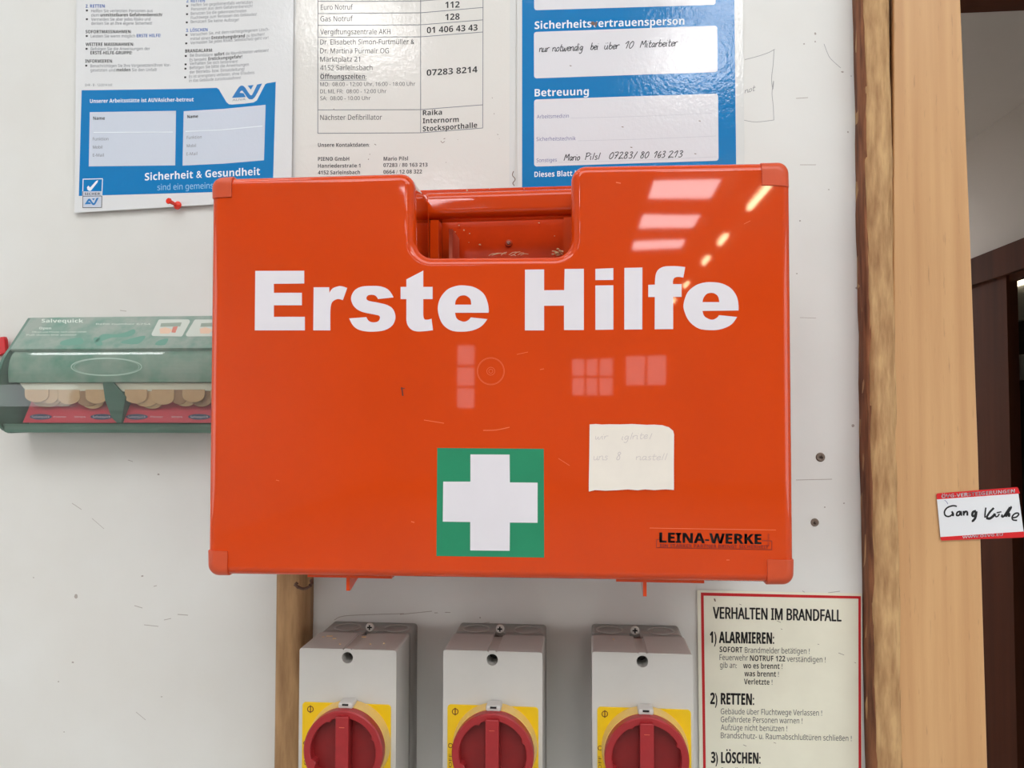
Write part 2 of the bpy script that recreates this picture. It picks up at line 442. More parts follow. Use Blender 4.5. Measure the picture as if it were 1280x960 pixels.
# ---- handwriting: single-stroke letters (x 0..adv, y up; x-height 5, ascender 9)
HW = {
 'n': (4.6, [[(0, 5), (.2, 0)], [(.2, 3.4), (1.8, 5), (3, 4.3), (3.1, 1), (3.8, 0), (4.4, .8)]]),
 'u': (4.6, [[(0, 5), (0, 1.2), (1.2, 0), (2.6, 1.4), (3, 5)], [(3, 5), (3, .8), (3.8, 0), (4.4, .9)]]),
 'r': (3.6, [[(0, 5), (.4, 0)], [(.3, 3), (1.6, 5), (3.4, 5)]]),
 'o': (4.2, [[(2.6, 5), (.6, 4), (.2, 1), (1.6, 0), (3.2, 1.6), (3, 4.4), (2, 5)]]),
 't': (3.6, [[(1.4, 8.5), (1, 1), (1.8, 0), (3, .6)], [(0, 5), (3.4, 5.4)]]),
 'w': (6, [[(0, 5), (.3, .5), (1.2, 0), (2.6, 4)], [(2.6, 4), (2.8, .6), (4, 0), (5.6, 5)]]),
 'e': (4, [[(.2, 2.2), (3, 3.2), (2.6, 5), (.8, 4.4), (.2, 1.6), (1.4, 0), (3.6, 1)]]),
 'd': (4.6, [[(3, 4.4), (1.4, 5), (.2, 2), (1.2, 0), (3, 1.8)], [(4, 9), (3.2, .4), (4, 0)]]),
 'i': (2.2, [[(.4, 5), (.3, .8), (1.2, 0)], [(.8, 7.2), (1, 7.6)]]),
 'g': (4.6, [[(3, 4.6), (1.2, 5), (.2, 2.2), (1.4, .4), (3, 3)], [(3.4, 5), (3, -2), (1.4, -4), (0, -2.8)]]),
 'b': (4.4, [[(.8, 9), (.2, .4)], [(.3, 2.4), (2, 5), (3.6, 3), (2.4, .2), (.2, .6)]]),
 'ü': (4.8, [[(0, 5), (0, 1.2), (1.2, 0), (2.6, 1.4), (3, 5)], [(3, 5), (3, .8), (3.8, 0)], [(.6, 7.4), (.8, 7.8)], [(2.6, 7.6), (2.8, 8)]]),
 '1': (3.4, [[(0, 6), (2.6, 9), (1.2, 0)]]),
 '0': (4.4, [[(2.8, 9), (.8, 6), (.4, 1.6), (1.6, 0), (3.4, 3), (3.6, 7.4), (2.4, 9)]]),
 'M': (7.2, [[(0, 0), (1.4, 8.6), (3, 3.6), (5.6, 9), (5.6, 0)]]),
 'a': (4.4, [[(3, 4.6), (1.2, 5), (.2, 2), (1.2, 0), (2.8, 2), (3.2, 4.8)], [(3.2, 4.8), (3, .6), (4.2, .4)]]),
 'P': (5.4, [[(1.2, 9), (.4, 0)], [(.2, 8.6), (3, 9.6), (4.8, 7.6), (3, 5), (.9, 4.6)]]),
 'l': (2.4, [[(1.6, 9.4), (.6, 0)]]),
 's': (3.6, [[(3, 4.6), (1.2, 5), (.8, 3.4), (2.6, 2), (2.2, .2), (.2, .2)]]),
 '7': (4.4, [[(.2, 8.6), (3.6, 8.8), (1, 0)], [(.8, 4.6), (3.4, 4.9)]]),
 '2': (4.6, [[(.4, 7.4), (2, 9), (3.2, 7.4), (.2, 0), (2, .8), (4.4, .2)]]),
 '8': (4.4, [[(3.4, 7.8), (1.8, 9), (.9, 7), (3, 3.6), (2.6, .6), (.8, .4), (.6, 3), (3.5, 7.6)]]),
 '3': (4.4, [[(.8, 8.2), (2.6, 9), (3.2, 7), (1.6, 4.8), (3.2, 3.4), (2.2, .4), (.2, .6)]]),
 '/': (3.4, [[(3, 9.4), (.2, -.6)]]),
 '6': (4.4, [[(3, 9), (.8, 4.6), (1.2, .2), (3.2, 1.4), (2.6, 3.8), (.9, 2.6)]]),
}
def hand(mb, s, x0, y0, x1, y1, k, fn, off, wd, shear=.18):
    adv = sum(HW[c][0] for c in s); d = Vector((x1 - x0, y1 - y0)); kx = d.length / adv; d.normalize(); u = 0
    for c in s:
        for st in HW[c][1]:
            pts = []
            for (a, b) in smooth_line([Vector(p) for p in st]):
                jx = random.uniform(-.08, .08)
                p = Vector((x0, y0)) + d * ((u + a + jx) * kx + b * k * shear) + Vector((0, -1)) * b * k
                pts.append((p.x, p.y))
            mb.stroke(pts, wd, off, fn)
        u += HW[c][0]

# ================================================================== structure
HX0, HX1, HY, HZ = -4.6, 4.6, -17.5, 4.05
XE = W(1192, 480, 0).x              # end of the wall behind the beech frame
XS = 1.30                           # corridor side wall
YJ2 = WX(1259, 400, XS - .02).y; ZL0 = WX(1280, 335, XS - .03).z; ZL1 = WX(1280, 297, XS - .03).z; ZCC = WX(1280, 128, XS).z
print('door edge y %.3f lintel %.3f %.3f ceiling %.3f' % (YJ2, ZL0, ZL1, ZCC))
TH = 0.13
wb = MB().box(HX0, XE, 0, TH, 0, HZ).box(XE, XS, 0, TH, 2.04, HZ).box(XS, HX1, 0, TH, 0, HZ)
wall = obj('wall_back', wb, 'wall', kind='structure')
obj('floor', MB().box(HX0, HX1, HY, 5.2, -.1, 0), 'floor', kind='structure')
obj('wall_left', MB().box(HX0 - .1, HX0, HY, TH, 0, HZ), 'hall', kind='structure')
obj('wall_right', MB().box(HX1, HX1 + .1, HY, TH, 0, HZ), 'hall', kind='structure')
obj('wall_front', MB().box(HX0, HX1, HY - .1, HY, 0, HZ), 'hall', kind='structure')
obj('ceiling', MB().box(HX0, HX1, HY, TH, HZ, HZ + .1), 'hall', kind='structure')
# roof lights (daylight) let into the ceiling
wi = 1
def roof_light(x0, x1, y0, y1, m):
    global wi
    f = MB(); t = .06; z0, z1 = HZ - .03, HZ - .002
    f.box(x0 - t, x0, y0 - t, y1 + t, z0, z1).box(x1, x1 + t, y0 - t, y1 + t, z0, z1)
    f.box(x0, x1, y0 - t, y0, z0, z1).box(x0, x1, y1, y1 + t, z0, z1)
    o = obj('window_%d' % wi, f, 'frame_white', kind='structure'); wi += 1
    obj('pane', MB().box(x0, x1, y0, y1, HZ - .012, HZ - .004), m, o)
roof_light(-1.6, 3.0, -3.6, -1.5, 'added_main')  # unseen pane added as main illumination, kept out of the reflections
def rowY(T): return -.17 - (T - .575)
for xc_ in (1.13, -1.62):
    for (Ta, Tb) in ((8.33, 9.1), (9.84, 10.6), (11.3, 11.9)):
        roof_light(xc_ - .36, xc_ + .36, rowY(Tb), rowY(Ta), 'sky_row')
def side_fill_panel(x, y0, y1, z0, z1, n):  # unseen window-shaped light panels, added to brighten the shade under the case
    global wi
    sg = 1 if x < 0 else -1; f = MB(); t = .07; xa, xb = sorted((x + sg * .004, x + sg * .06))
    f.box(xa, xb, y0 - t, y0, z0 - t, z1 + t).box(xa, xb, y1, y1 + t, z0 - t, z1 + t).box(xa, xb, y0, y1, z0 - t, z0).box(xa, xb, y0, y1, z1, z1 + t)
    for i in range(1, n): y = y0 + (y1 - y0) * i / n; f.box(xa, xb, y - .04, y + .04, z0, z1)
    o = obj('window_%d' % wi, f, 'frame_white', kind='structure'); wi += 1
    for i in range(n):
        xc0, xc1 = sorted((x + sg * .006, x + sg * .02)); obj('pane', MB().box(xc0, xc1, y0 + (y1 - y0) * i / n, y0 + (y1 - y0) * (i + 1) / n, z0, z1), 'side_fill', o)
side_fill_panel(HX0, -6.0, -1.2, .9, 2.7, 3)
side_fill_panel(HX1, -6.0, -1.2, .9, 2.7, 3)
M['sky_near'] = mat('roof_light_pane_near', (.8, .8, .8, 1), .5, emit=((1, .98, .96, 1), 17))
roof_light(.62, 1.2, rowY(4.58), rowY(4.1), 'sky_near'); roof_light(.55, 1.12, rowY(5.6), rowY(4.78), 'sky_near')
roof_light(-1.72, -1.15, rowY(4.95), rowY(4.15), 'sky_near')
roof_light(-2.35, -1.75, -.62, -.40, 'sky_row'); roof_light(-1.5, -1.0, -.66, -.42, 'sky_row')
# windows in the far wall
def far_window(x0, x1, z0, z1, nx, nz):
    global wi
    f = MB(); t = .07; y = HY + .004
    f.box(x0 - t, x0, y, y + .05, z0 - t, z1 + t).box(x1, x1 + t, y, y + .05, z0 - t, z1 + t).box(x0, x1, y, y + .05, z0 - t, z0).box(x0, x1, y, y + .05, z1, z1 + t)
    for i in range(1, nx): x = x0 + (x1 - x0) * i / nx; f.box(x - .03, x + .03, y, y + .05, z0, z1)
    for i in range(1, nz): z = z0 + (z1 - z0) * i / nz; f.box(x0, x1, y, y + .045, z - .03, z + .03)
    o = obj('window_%d' % wi, f, 'frame_white', kind='structure'); wi += 1
    for i in range(nx):
        for j in range(nz):
            a = x0 + (x1 - x0) * i / nx; b = x0 + (x1 - x0) * (i + 1) / nx
            c = z0 + (z1 - z0) * j / nz; d = z0 + (z1 - z0) * (j + 1) / nz
            obj('pane', MB().box(a, b, y + .002, y + .02, c, d), 'win', o)
far_window(-.2, .7, 1.98, 2.8, 3, 2)
far_window(1.0, 1.9, 2.2, 2.85, 2, 1)
far_window(-2.85, -2.45, 1.7, 3.1, 1, 3)
# warm lamps hung in a row down the hall
for T0, T1, nth in ((7.5, 8.9, 'long warm tube lamp, nearest to the camera in the hall row'), (10.3, 10.8, 'short warm lamp, second in the hall row behind the camera'), (11.75, 12.2, 'short warm lamp, third in the hall row behind the camera'), (14.0, 14.4, 'short warm lamp, fourth in the hall row behind the camera'), (16.0, 16.4, 'short warm lamp, farthest in the hall row near the end wall')):
    z = 1.55 + 2.3; x = 1.88; m_ = MB().box(x - .05, x + .05, rowY(T1), rowY(T0), z + .03, z + .06)
    lp = obj('hall_lamp', m_, 'frame_white')
    tag(lp, nth, 'lamp', 'warm lamps in the hall behind the camera')
    obj('lamp_tube', MB().cyl((x, rowY(T1), z), (0, 1, 0), .028, .028, T1 - T0, 12), 'lamp', lp)
    obj('hanger', MB().box(x - .008, x + .008, (rowY(T0) + rowY(T1)) / 2 - .008, (rowY(T0) + rowY(T1)) / 2 + .008, z + .05, HZ - .001), 'frame_white', lp)

# corridor behind the doorway
obj('wall_corridor_side', MB().box(XS, XS + .012, TH + .002, YJ2 - .86, 0, ZCC).box(XS, XS + .012, YJ2 - .86, YJ2 + .27, ZL0 + .01, ZCC).box(XS, XS + .012, YJ2 + .27, 5, 0, ZCC), 'grey_wall', kind='structure')
obj('wall_corridor_left', MB().box(XE - .5, XE - .4, TH + .002, 5, 0, ZCC), 'grey_wall', kind='structure')
obj('wall_corridor_end', MB().box(XE - .4, XS, 4.9, 5.0, 0, ZCC), 'grey_wall', kind='structure')
obj('ceiling_corridor', MB().box(XE - .5, 3.3, TH + .002, 5, ZCC, ZCC + .1), 'grey_wall', kind='structure')
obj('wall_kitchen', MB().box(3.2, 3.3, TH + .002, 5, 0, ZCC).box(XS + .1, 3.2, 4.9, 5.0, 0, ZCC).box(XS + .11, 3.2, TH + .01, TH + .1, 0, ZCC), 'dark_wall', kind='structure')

cl = obj('corridor_fill_light', MB().box(.62, 1.0, 3.3, 3.7, ZCC - .03, ZCC - .001), 'frame_white'); tag(cl, 'unseen square ceiling light added to brighten the corridor beyond the doorway', 'lamp')  # added fill light, hidden from view, to brighten the corridor
obj('fill_pane', MB().box(.64, .98, 3.32, 3.68, ZCC - .038, ZCC - .0305), mat('corridor_fill_glow', (.8, .8, .8, 1), .5, emit=((1, .97, .95, 1), 210)), cl)
# beech door frame: casing on the wall face, jamb through the wall, brown head
f0 = surf(-0.018)
cas = MB().flat([[(1117, -420), (1186, -420), (1201, 0), (1213.5, 300), (1223, 560), (1235, 960), (1247, 1500), (1123, 1500), (1118, 500)]], .0, f0)
cb = MB(); pl = [(1117, -420), (1186, -420), (1201, 0), (1213.5, 300), (1223, 560), (1235, 960), (1247, 1500), (1125, 1500), (1119, 960), (1117, 480)]
pw = [W(p[0], p[1], -.018) for p in pl]
cb.slab([(p.x, p.z) for p in pw], -.018, -.0005, .0015, 2)
door = obj('door_1', cb, 'beech', kind='structure', smooth=True, wn=True)
zt = max(p.z for p in pw)
obj('jamb', MB().box(XE - .001, XE + .012, -.0003, TH, 0, 2.0), 'beech', door)
obj('head', MB().box(XE - .1, XS, TH - .02, TH + .035, 2.002, 2.12), 'brown', door)
obj('head_casing', MB().box(XE, XS, -.018, -.0005, 2.05, 2.13), 'beech', door)
# far door in the corridor side wall, with its brown frame
d2 = MB().box(XS - .02, XS + .012, YJ2, YJ2 + .26, 0, ZL0)
door2 = obj('door_2', d2, 'brown', kind='structure')
obj('lintel', MB().box(XS - .03, XS + .012, YJ2 - .85, YJ2 + .27, ZL0, ZL1), 'brown', door2)
obj('rebate', MB().box(XS - .012, XS + .005, YJ2 - .76, YJ2, ZL0 - .02, ZL0), 'brown', door2)
obj('jamb', MB().box(XS - .02, XS + .012, YJ2 - .85, YJ2 - .76, 0, ZL0), 'brown', door2)
# kitchen cabinet with a warm strip lamp above it
XC = 2.35
c0 = WX(1256, 362, XC); c1 = WX(1256, 405, XC); c2 = WX(1284, 400, XC)
cabn = thing('wall_cabinet', (XC + .17, c2.y, c1.z), 'white wall cabinet lit from above, seen through the dark far doorway', 'cabinet')
obj('body', MB().box(XC + .015, XC + .35, c2.y - .5, c0.y, c1.z, c0.z), 'frame_white', cabn)
obj('door', MB().box(XC, XC + .014, c2.y + .03, c0.y - .004, c1.z + .002, c0.z - .002), 'frame_white', cabn)
obj('door', MB().box(XC, XC + .014, c2.y - .5, c2.y + .026, c1.z + .002, c0.z - .002), 'frame_white', cabn)
obj('strip_lamp', MB().box(XC - .012, XC + .1, c2.y - .45, c0.y - .01, c0.z + .002, c0.z + .022), 'warm_tube', cabn, label='glowing warm lamp strip on the top')
s0 = WX(1262, 445, XC - .01); s1 = WX(1277, 475, XC - .01)
pp = thing('switch_plate', (XC, s0.y, s1.z), 'grey switch plate on the dark pillar below the lit white cabinet', 'switch plate')
obj('plate', MB().box(XC - .01, XC + .008, s1.y, s0.y, s1.z, s0.z), 'grey_plastic', pp)
obj('rocker', MB().box(XC - .017, XC - .0105, s1.y + .04, s0.y - .04, s1.z + .03, s0.z - .03), 'frame_white', pp)
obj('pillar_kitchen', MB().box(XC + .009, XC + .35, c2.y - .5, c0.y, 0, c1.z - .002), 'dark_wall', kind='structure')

# ------------------------------------------------ raw timber battens
def half_round(name, x0, x1, z0, z1, depth, m, seed, n=18, rows=90, amp=.0009, prof=None):
    rnd = random.Random(seed); mb = MB(); xm = (x0 + x1) / 2; hw = (x1 - x0) / 2
    ph = [rnd.uniform(0, 6.28) for _ in range(12)]
    vs = []
    for j in range(rows + 1):
        z = z0 + (z1 - z0) * j / rows
        for i in range(n + 1):
            a = math.pi * i / n
            e = .5
            cx = -math.copysign(abs(math.cos(a)) ** e, math.cos(a)); cy = math.sin(a) ** .55
            wv = amp * (math.sin(z * 31 + ph[0] + i) + .8 * math.sin(z * 83 + ph[1] + i * 1.9) + .7 * math.sin(z * 190 + ph[2] + 2.3 * i)) + rnd.uniform(-amp, amp) * .35
            vs.append((xm + cx * (hw - .0004) + wv * abs(cx) * .35, -.0004 - depth * cy - wv * cy, z))
    fs = []
    for j in range(rows):
        for i in range(n):
            a = j * (n + 1) + i; fs.append((a, a + 1, a + n + 2, a + n + 1))
        fs.append((j * (n + 1) + n, j * (n + 1), (j + 1) * (n + 1), (j + 1) * (n + 1) + n))
    fs.append(tuple(range(n, -1, -1))); L = rows * (n + 1); fs.append(tuple(L + i for i in range(n + 1)))
    mb.add(vs, fs)
    return obj(name, mb, m, smooth=True)
xa = W(1079, 480, -.012).x; xb = W(1121.5, 480, -.016).x
tb = half_round('timber_batten', xa, xb, .6, 2.6, .022, 'rough_wood', 3)
tag(tb, 'raw weathered timber batten running full height beside the beech door frame', 'batten')
bk = half_round('bark_bounce_edge', W(1078.6, 480, -.012).x, W(1091, 480, -.02).x, .6, 2.6, .0195, 'bark_bounce', 8, n=10)  # bark strip; reddish bounce from the case is put into its colour
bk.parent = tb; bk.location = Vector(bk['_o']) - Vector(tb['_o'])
xa = W(347, 840, -.01).x; xb = W(386, 840, -.012).x
t2 = half_round('timber_batten', xa, xb, .6, W(366, 660, 0).z, .026, 'rough_wood2', 5, amp=.0004)
tag(t2, 'brown rounded timber batten coming down below the left end of the orange case', 'batten')
# twine loop over the left batten
tw = MB(); pts = []
for i in range(29):
    a = math.pi * (1.05 + 1.05 * i / 28); p = W(379.5 + 10 * math.cos(a), 727 - 9 * math.sin(a) , -.034)
    pts.append(p + Vector((random.uniform(-.0004, .0004), random.uniform(-.0004, .0004), 0)))
tw.tube(pts, .0013, 6)
pts2 = [p + Vector((math.sin(i * 1.4) * .0016, math.cos(i * 1.4) * .0016, 0)) for i, p in enumerate(pts)]
tw.tube(pts2, .0008, 5)
tag(obj('twine_loop', tw, 'twine', smooth=True), 'frayed brown twine loop hanging at the batten top under the orange case', 'twine')

# ================================================================== first aid case
YF = -0.170
FC = surf(YF)                       # front face of the lid
ft = surf(YF + .007)
case = thing('first_aid_case', tuple(W(628, 724, 0) + Vector((0, -.09, 0))), 'large orange plastic first aid case with white lettering hung on the wall', 'first aid case')
def xz(pts, Y): 
    r = [W(p[0], p[1], Y) for p in pts]; return [(p.x, p.z) for p in r]
out_px = [(268.5, 225), (519, 218), (520.5, 323.5), (714.5, 322), (714, 209.5), (985, 205), (990, 727), (263, 716.5)]
rads = [14, 17, 21, 21, 19, 14, 14, 14]
lid = MB().slab(xz(fillet(out_px, rads, 8), YF + .007), YF, YF + .055, .0068, 7)
obj('lid', lid, 'orange', case, smooth=True, wn=True)
# back shell with the handle bay
YB = YF + .0555
def at_depth(pts, Ya, Yb):           # the same world outline, given by pixels on plane Ya
    return xz(pts, Ya)
o_w = xz([(268.5, 225), (519, 218), (520.5, 323.5), (714.5, 322), (714, 209.5), (985, 205), (990, 727), (263, 716.5)], YF + .007)
def inset(o, d):
    c = [(o[0][0] + d, o[0][1] - d), (o[1][0] - .0, o[1][1] - d), (o[2][0] - .0, o[2][1] + .0), (o[3][0], o[3][1]), (o[4][0], o[4][1] - d), (o[5][0] - d, o[5][1] - d), (o[6][0] - d, o[6][1] + d), (o[7][0] + d, o[7][1] + d)]
    return c
shell = MB().slab(fillet(inset(o_w, .0015), [.008, .003, .004, .004, .003, .008, .008, .008], 5), YB, YB + .068, .0008, 2)
obj('back_shell', shell, 'orange', case, smooth=True, wn=True)
xl, zn = o_w[2]; xr = o_w[3][0]
z_rim = W(620, 233.5, YB + .069).z
o4 = inset(o_w, .0015)
back = MB().slab([(o4[0][0], z_rim - .002), (o4[5][0], z_rim), (o4[6][0], o4[6][1]), (o4[7][0], o4[7][1])], YB + .0685, -.004, .001, 2)
bp = obj('back_panel', back, 'orange_dull', case, smooth=True, wn=True)
# handle and the ribs inside the bay
zh1 = W(620, 237.5, YB + .001).z; zh0 = W(620, 270, YB + .001).z
hd = MB().slab(fillet([(xl - .008, zh1), (xr + .008, zh1 + .001), (xr + .008, zh0 + .001), (xl - .008, zh0)], .0072, 6), YB + .0006, YB + .020, .0066, 6)
obj('handle', hd, 'orange', case, smooth=True, wn=True)
rb = MB().box(xl + .0003, xl + .0072, YB + .004, YB + .02, zn + .001, zh0 - .0015)
obj('handle_pivot', rb, 'orange', case)
obj('handle_pivot', MB().box(xr - .007, xr - .0003, YB + .004, YB + .02, zn + .001, zh0 - .0015), 'orange', case)
obj('rib', MB().box(xl + .0115, xl + .0145, YB + .03, YB + .068, zn + .001, zh0 - .003), 'orange_edge', case)
hc = W(636, 304, YB + .068)
obj('screw_hole', MB().cyl(hc, (0, -1, 0), .0034, .0026, .0016, 16), 'orange_cap', case)
obj('screw', MB().cyl(hc + Vector((0, -.0017, 0)), (0, -1, 0), .0020, .0012, .001, 12), 'metal', case)
# crumbs lying on the bay floor
cr = MB(); rnd = random.Random(11)
def blob(mb, c, r, rnd, n=7):
    c = Vector(c); vs = [c + Vector((0, 0, r * .8)), c - Vector((0, 0, r * .5))]
    for i in range(n):
        a = 6.283 * i / n; q = r * rnd.uniform(.6, 1.2); vs.append(c + Vector((q * math.cos(a), q * math.sin(a), r * rnd.uniform(-.2, .2))))
    fs = []
    for i in range(n): fs += [(0, 2 + i, 2 + (i + 1) % n), (1, 2 + (i + 1) % n, 2 + i)]
    mb.add(vs, fs)
for i in range(26):
    x = rnd.uniform(xl + .02, xr - .01); blob(cr, (x, YB + rnd.uniform(.003, .012), zn + rnd.uniform(.0005, .0022)), rnd.uniform(.0004, .0012), rnd)
for q in range(18): blob(cr, W(rnd.gauss(697, 3.5), 319 - abs(rnd.gauss(0, 3.5)), YB + rnd.uniform(.004, .009)), rnd.uniform(.0009, .0018), rnd)
for (x, y) in ((674, 279), (693, 295), (580, 288), (587, 292), (600, 306), (574, 282), (586, 303), (569, 290)):
    p = W(x, y, YB + .0665); blob(cr, p, rnd.uniform(.0005, .0014), rnd)
for i in range(9):
    x0 = rnd.uniform(610, 655); a = W(x0, 320 - rnd.uniform(0, 2), YB + .01); b = a + Vector((rnd.uniform(.004, .011), 0, rnd.uniform(-.001, .0025)))
    cr.tube([a, (a + b) / 2 + Vector((0, 0, .0008)), b], .00022, 4)
for i, (x, y) in enumerate(((584, 238), (612, 236), (655, 236))): blob(cr, W(x, y, YB + .006) + Vector((0, 0, 0)), .0011 if i == 0 else .0005, rnd)
obj('dust_crumbs', cr, 'crumb', case, kind='stuff', label='pale crumbs and wood chips caught in the handle bay')

# corner caps
def cap(px4, round_i, name='corner_cap'):
    r = [0, 0, 0, 0]; r[round_i] = 13
    inner = (round_i + 2) % 4
    for k in range(4):
        if k != round_i: r[k] = 1.6
    P = xz(fillet(px4, r, 7), YF + .004)
    # rounded shell: slab 1 mm proud of the lid
    return obj(name, MB().slab(P, YF - .0011, YF + .06, .0058, 6), 'orange_cap', case, smooth=True, wn=True)
def cap2(px4, ri):
    """cap whose two outer front edges are rounded and whose two inner edges stay crisp"""
    r = [1.2] * 4; r[ri] = 14
    P = xz(fillet(px4, r, 8), YF + .004)
    c = Vector(xz([px4[(ri + 2) % 4]], YF + .004)[0])   # inner corner stays
    R = .0068; mb = MB(); n = len(P); rings = []
    co = Vector(xz([px4[ri]], YF + .004)[0])
    sx = 1 if co.x > c.x else -1; sz = 1 if co.y > c.y else -1
    ro = 14 * .58e-3
    seq = [(YF + .06, 0)] + [(YF - .0011 + R * (1 - math.sin(a)), R * (1 - math.cos(a))) for a in [math.pi / 2 * k / 6 for k in range(7)]]
    if sum(P[i][0] * P[(i + 1) % n][1] - P[(i + 1) % n][0] * P[i][1] for i in range(n)) < 0: P = P[::-1]
    vs = []
    for (y, d) in seq:
        wx = abs(co.x - c.x); wz = abs(co.y - c.y)
        for (x, z) in P:
            # distance-preserving inset from the two outer sides only
            u = (x - c.x) * sx; v = (z - c.y) * sz
            u2 = c.x + sx * (u * (wx - d) / wx); v2 = c.y + sz * (v * (wz - d) / wz)
            vs.append((u2, y, v2))
    fs = []
    for k in range(len(seq) - 1): fs += [(k * n + i, (k + 1) * n + i, (k + 1) * n + (i + 1) % n, k * n + (i + 1) % n)[::-1] for i in range(n)]
    L = (len(seq) - 1) * n; fs.append(tuple(L + i for i in range(n))); fs.append(tuple(range(n - 1, -1, -1)))
    mb.add(vs, fs)
    return obj('corner_cap', mb, 'orange_cap', case, smooth=True, wn=True)
cap2([(265, 222.5), (292.5, 220.5), (293, 248), (265.5, 249.5)], 0)
cap2([(950, 203.5), (985.5, 202.5), (986.5, 235), (951, 233.5)], 1)
cap2([(957.5, 698), (992.5, 699), (992, 731), (957.5, 731)], 2)
cap2([(260, 687), (288, 688), (287, 719.5), (260.5, 719.5)], 3)
# hanging-bracket feet under the case
def foot(xc_, y0, y1, xa_, xb_):
    g = W(xc_, y0, YF + .012); z0 = o_w[7][1] + (o_w[6][1] - o_w[7][1]) * (g.x - o_w[7][0]) / (o_w[6][0] - o_w[7][0])
    zb = W(xc_, y1, YF + .012).z
    p = MB(); t = .0013; ys = YF + .012
    vs = [(g.x - t, ys, z0), (g.x - t, ys, zb), (g.x - t, ys + .004, zb), (g.x - t, ys + .052, z0),
          (g.x + t, ys, z0), (g.x + t, ys, zb), (g.x + t, ys + .004, zb), (g.x + t, ys + .052, z0)]
    p.add(vs, [(0, 1, 2, 3), (7, 6, 5, 4), (0, 4, 5, 1), (1, 5, 6, 2), (2, 6, 7, 3), (3, 7, 4, 0)])
    xA = W(xa_, 722, YF + .01).x; xB = W(xb_, 722, YF + .01).x
    p.box(xA, xB, YF + .009, YF + .07, z0 - .0024, z0 + .0005)
    obj('bracket_foot', p, 'orange', case)
foot(435, 720, 738.5, 385, 490); foot(806, 727, 745.5, 770, 880)

# lettering "Erste Hilfe"
def L_(o, pts): 
    return curve([((o + p[0] / 10.667), 330 + p[1] / 10.667) + tuple(p[2:]) for p in pts])
s = 1
E = L_(310, [(97, 92), (750, 90), (750, 260), (345, 264), (345, 384), (718, 384), (718, 550), (345, 550), (345, 704), (758, 704), (758, 885), (90, 885)])
r_ = L_(310, [(875, 310), (1082, 310), (1085, 385), (1130, 325, s), (1210, 296, s), (1265, 300, s), (1323, 320), (1265, 482), (1195, 468, s), (1130, 500, s), (1105, 560, s), (1098, 660), (1098, 885), (870, 885)])
s_ = L_(420, [(768, 445), (700, 345, s), (600, 300, s), (470, 292, s), (330, 305, s), (240, 360, s), (200, 460, s), (240, 565, s), (340, 635, s), (520, 675, s), (575, 690, s), (585, 725, s), (560, 765, s), (500, 778, s), (440, 760, s), (405, 708), (175, 725), (240, 835, s), (340, 888, s), (480, 902, s), (640, 885, s), (750, 820, s), (793, 715, s), (765, 610, s), (690, 550, s), (560, 515, s), (440, 492, s), (405, 460, s), (425, 420, s), (480, 410, s), (530, 425, s), (560, 468)])
t_ = L_(500, [(310, 88), (310, 305), (435, 305), (435, 468), (310, 468), (310, 680), (325, 735, s), (370, 742, s), (420, 730), (440, 882), (340, 895, s), (220, 898, s), (140, 865, s), (92, 790, s), (85, 680), (85, 468), (8, 468), (8, 305), (85, 305), (85, 205)])
e_ = L_(500, [(1180, 650), (735, 650), (760, 730, s), (840, 768, s), (900, 755, s), (945, 712), (1165, 735), (1085, 830, s), (970, 885, s), (830, 902, s), (680, 885, s), (560, 790, s), (505, 620, s), (530, 470, s), (620, 350, s), (730, 298, s), (840, 285, s), (990, 310, s), (1110, 390, s), (1165, 500, s), (1183, 600, s)])
eh = L_(500, [(735, 542), (950, 542), (935, 465, s), (885, 425, s), (840, 418, s), (785, 435, s), (745, 485, s)])
H_ = L_(645, [(120, 75), (375, 72), (375, 350), (642, 348), (648, 66), (905, 64), (905, 880), (640, 880), (640, 555), (375, 557), (375, 885), (118, 885)])
i1 = L_(740, [(45, 65), (285, 55), (285, 212), (45, 215)]); i2 = L_(740, [(45, 287), (285, 284), (285, 875), (45, 878)])
l_ = L_(740, [(432, 52), (672, 47), (670, 872), (430, 875)])
f_ = L_(740, [(835, 870), (838, 440), (750, 440), (750, 278), (838, 275), (850, 140, s), (890, 70, s), (960, 35, s), (1050, 28, s), (1150, 30, s), (1243, 40), (1218, 182), (1150, 172, s), (1100, 185, s), (1080, 225, s), (1080, 268), (1195, 268), (1195, 438), (1082, 438), (1082, 868)])
g_ = L_(820, [(1100, 620), (620, 625), (650, 700, s), (735, 742, s), (800, 725, s), (840, 682), (1082, 706), (1000, 810, s), (870, 868, s), (735, 882, s), (570, 860, s), (440, 760, s), (375, 620, s), (370, 520, s), (420, 380, s), (520, 290, s), (630, 250, s), (740, 242, s), (880, 260, s), (1000, 325, s), (1075, 430, s), (1098, 530, s)])
gh = L_(820, [(620, 508), (845, 508), (825, 430, s), (780, 393, s), (730, 385, s), (675, 400, s), (635, 450, s)])
for lp in ([E], [r_], [s_], [t_], [e_, eh], [H_], [i1], [i2], [l_], [f_], [g_, gh]):
    obj('letter', MB().flat(lp, .00025, FC), 'white_vinyl', case)
em = obj('emblem', MB().flat([[(546.5, 560), (679.8, 561), (680.3, 697), (545.5, 695)]], .0002, FC), 'green_vinyl', case)
obj('cross', MB().flat([[(588, 568), (637, 568.2), (637.3, 603), (672, 603.3), (672, 653.5), (637.3, 653.2), (637, 688.5), (587.8, 688), (587.8, 652.5), (553.5, 652), (554, 602), (588, 602)]], .0004, FC), 'white_vinyl', em)
mk = MB(); text(mk, 'LEINA-WERKE', 824.5, 678, 951.5, 680, 12.2, FC, .0002, bold=.06)
obj('maker_lettering', mk, 'black_ink', case)
mk = MB(); text(mk, 'EIN STARKER PARTNER BRINGT SICHERHEIT', 825, 684, 960.5, 685.8, 4.2, FC, .0002, bold=.012)
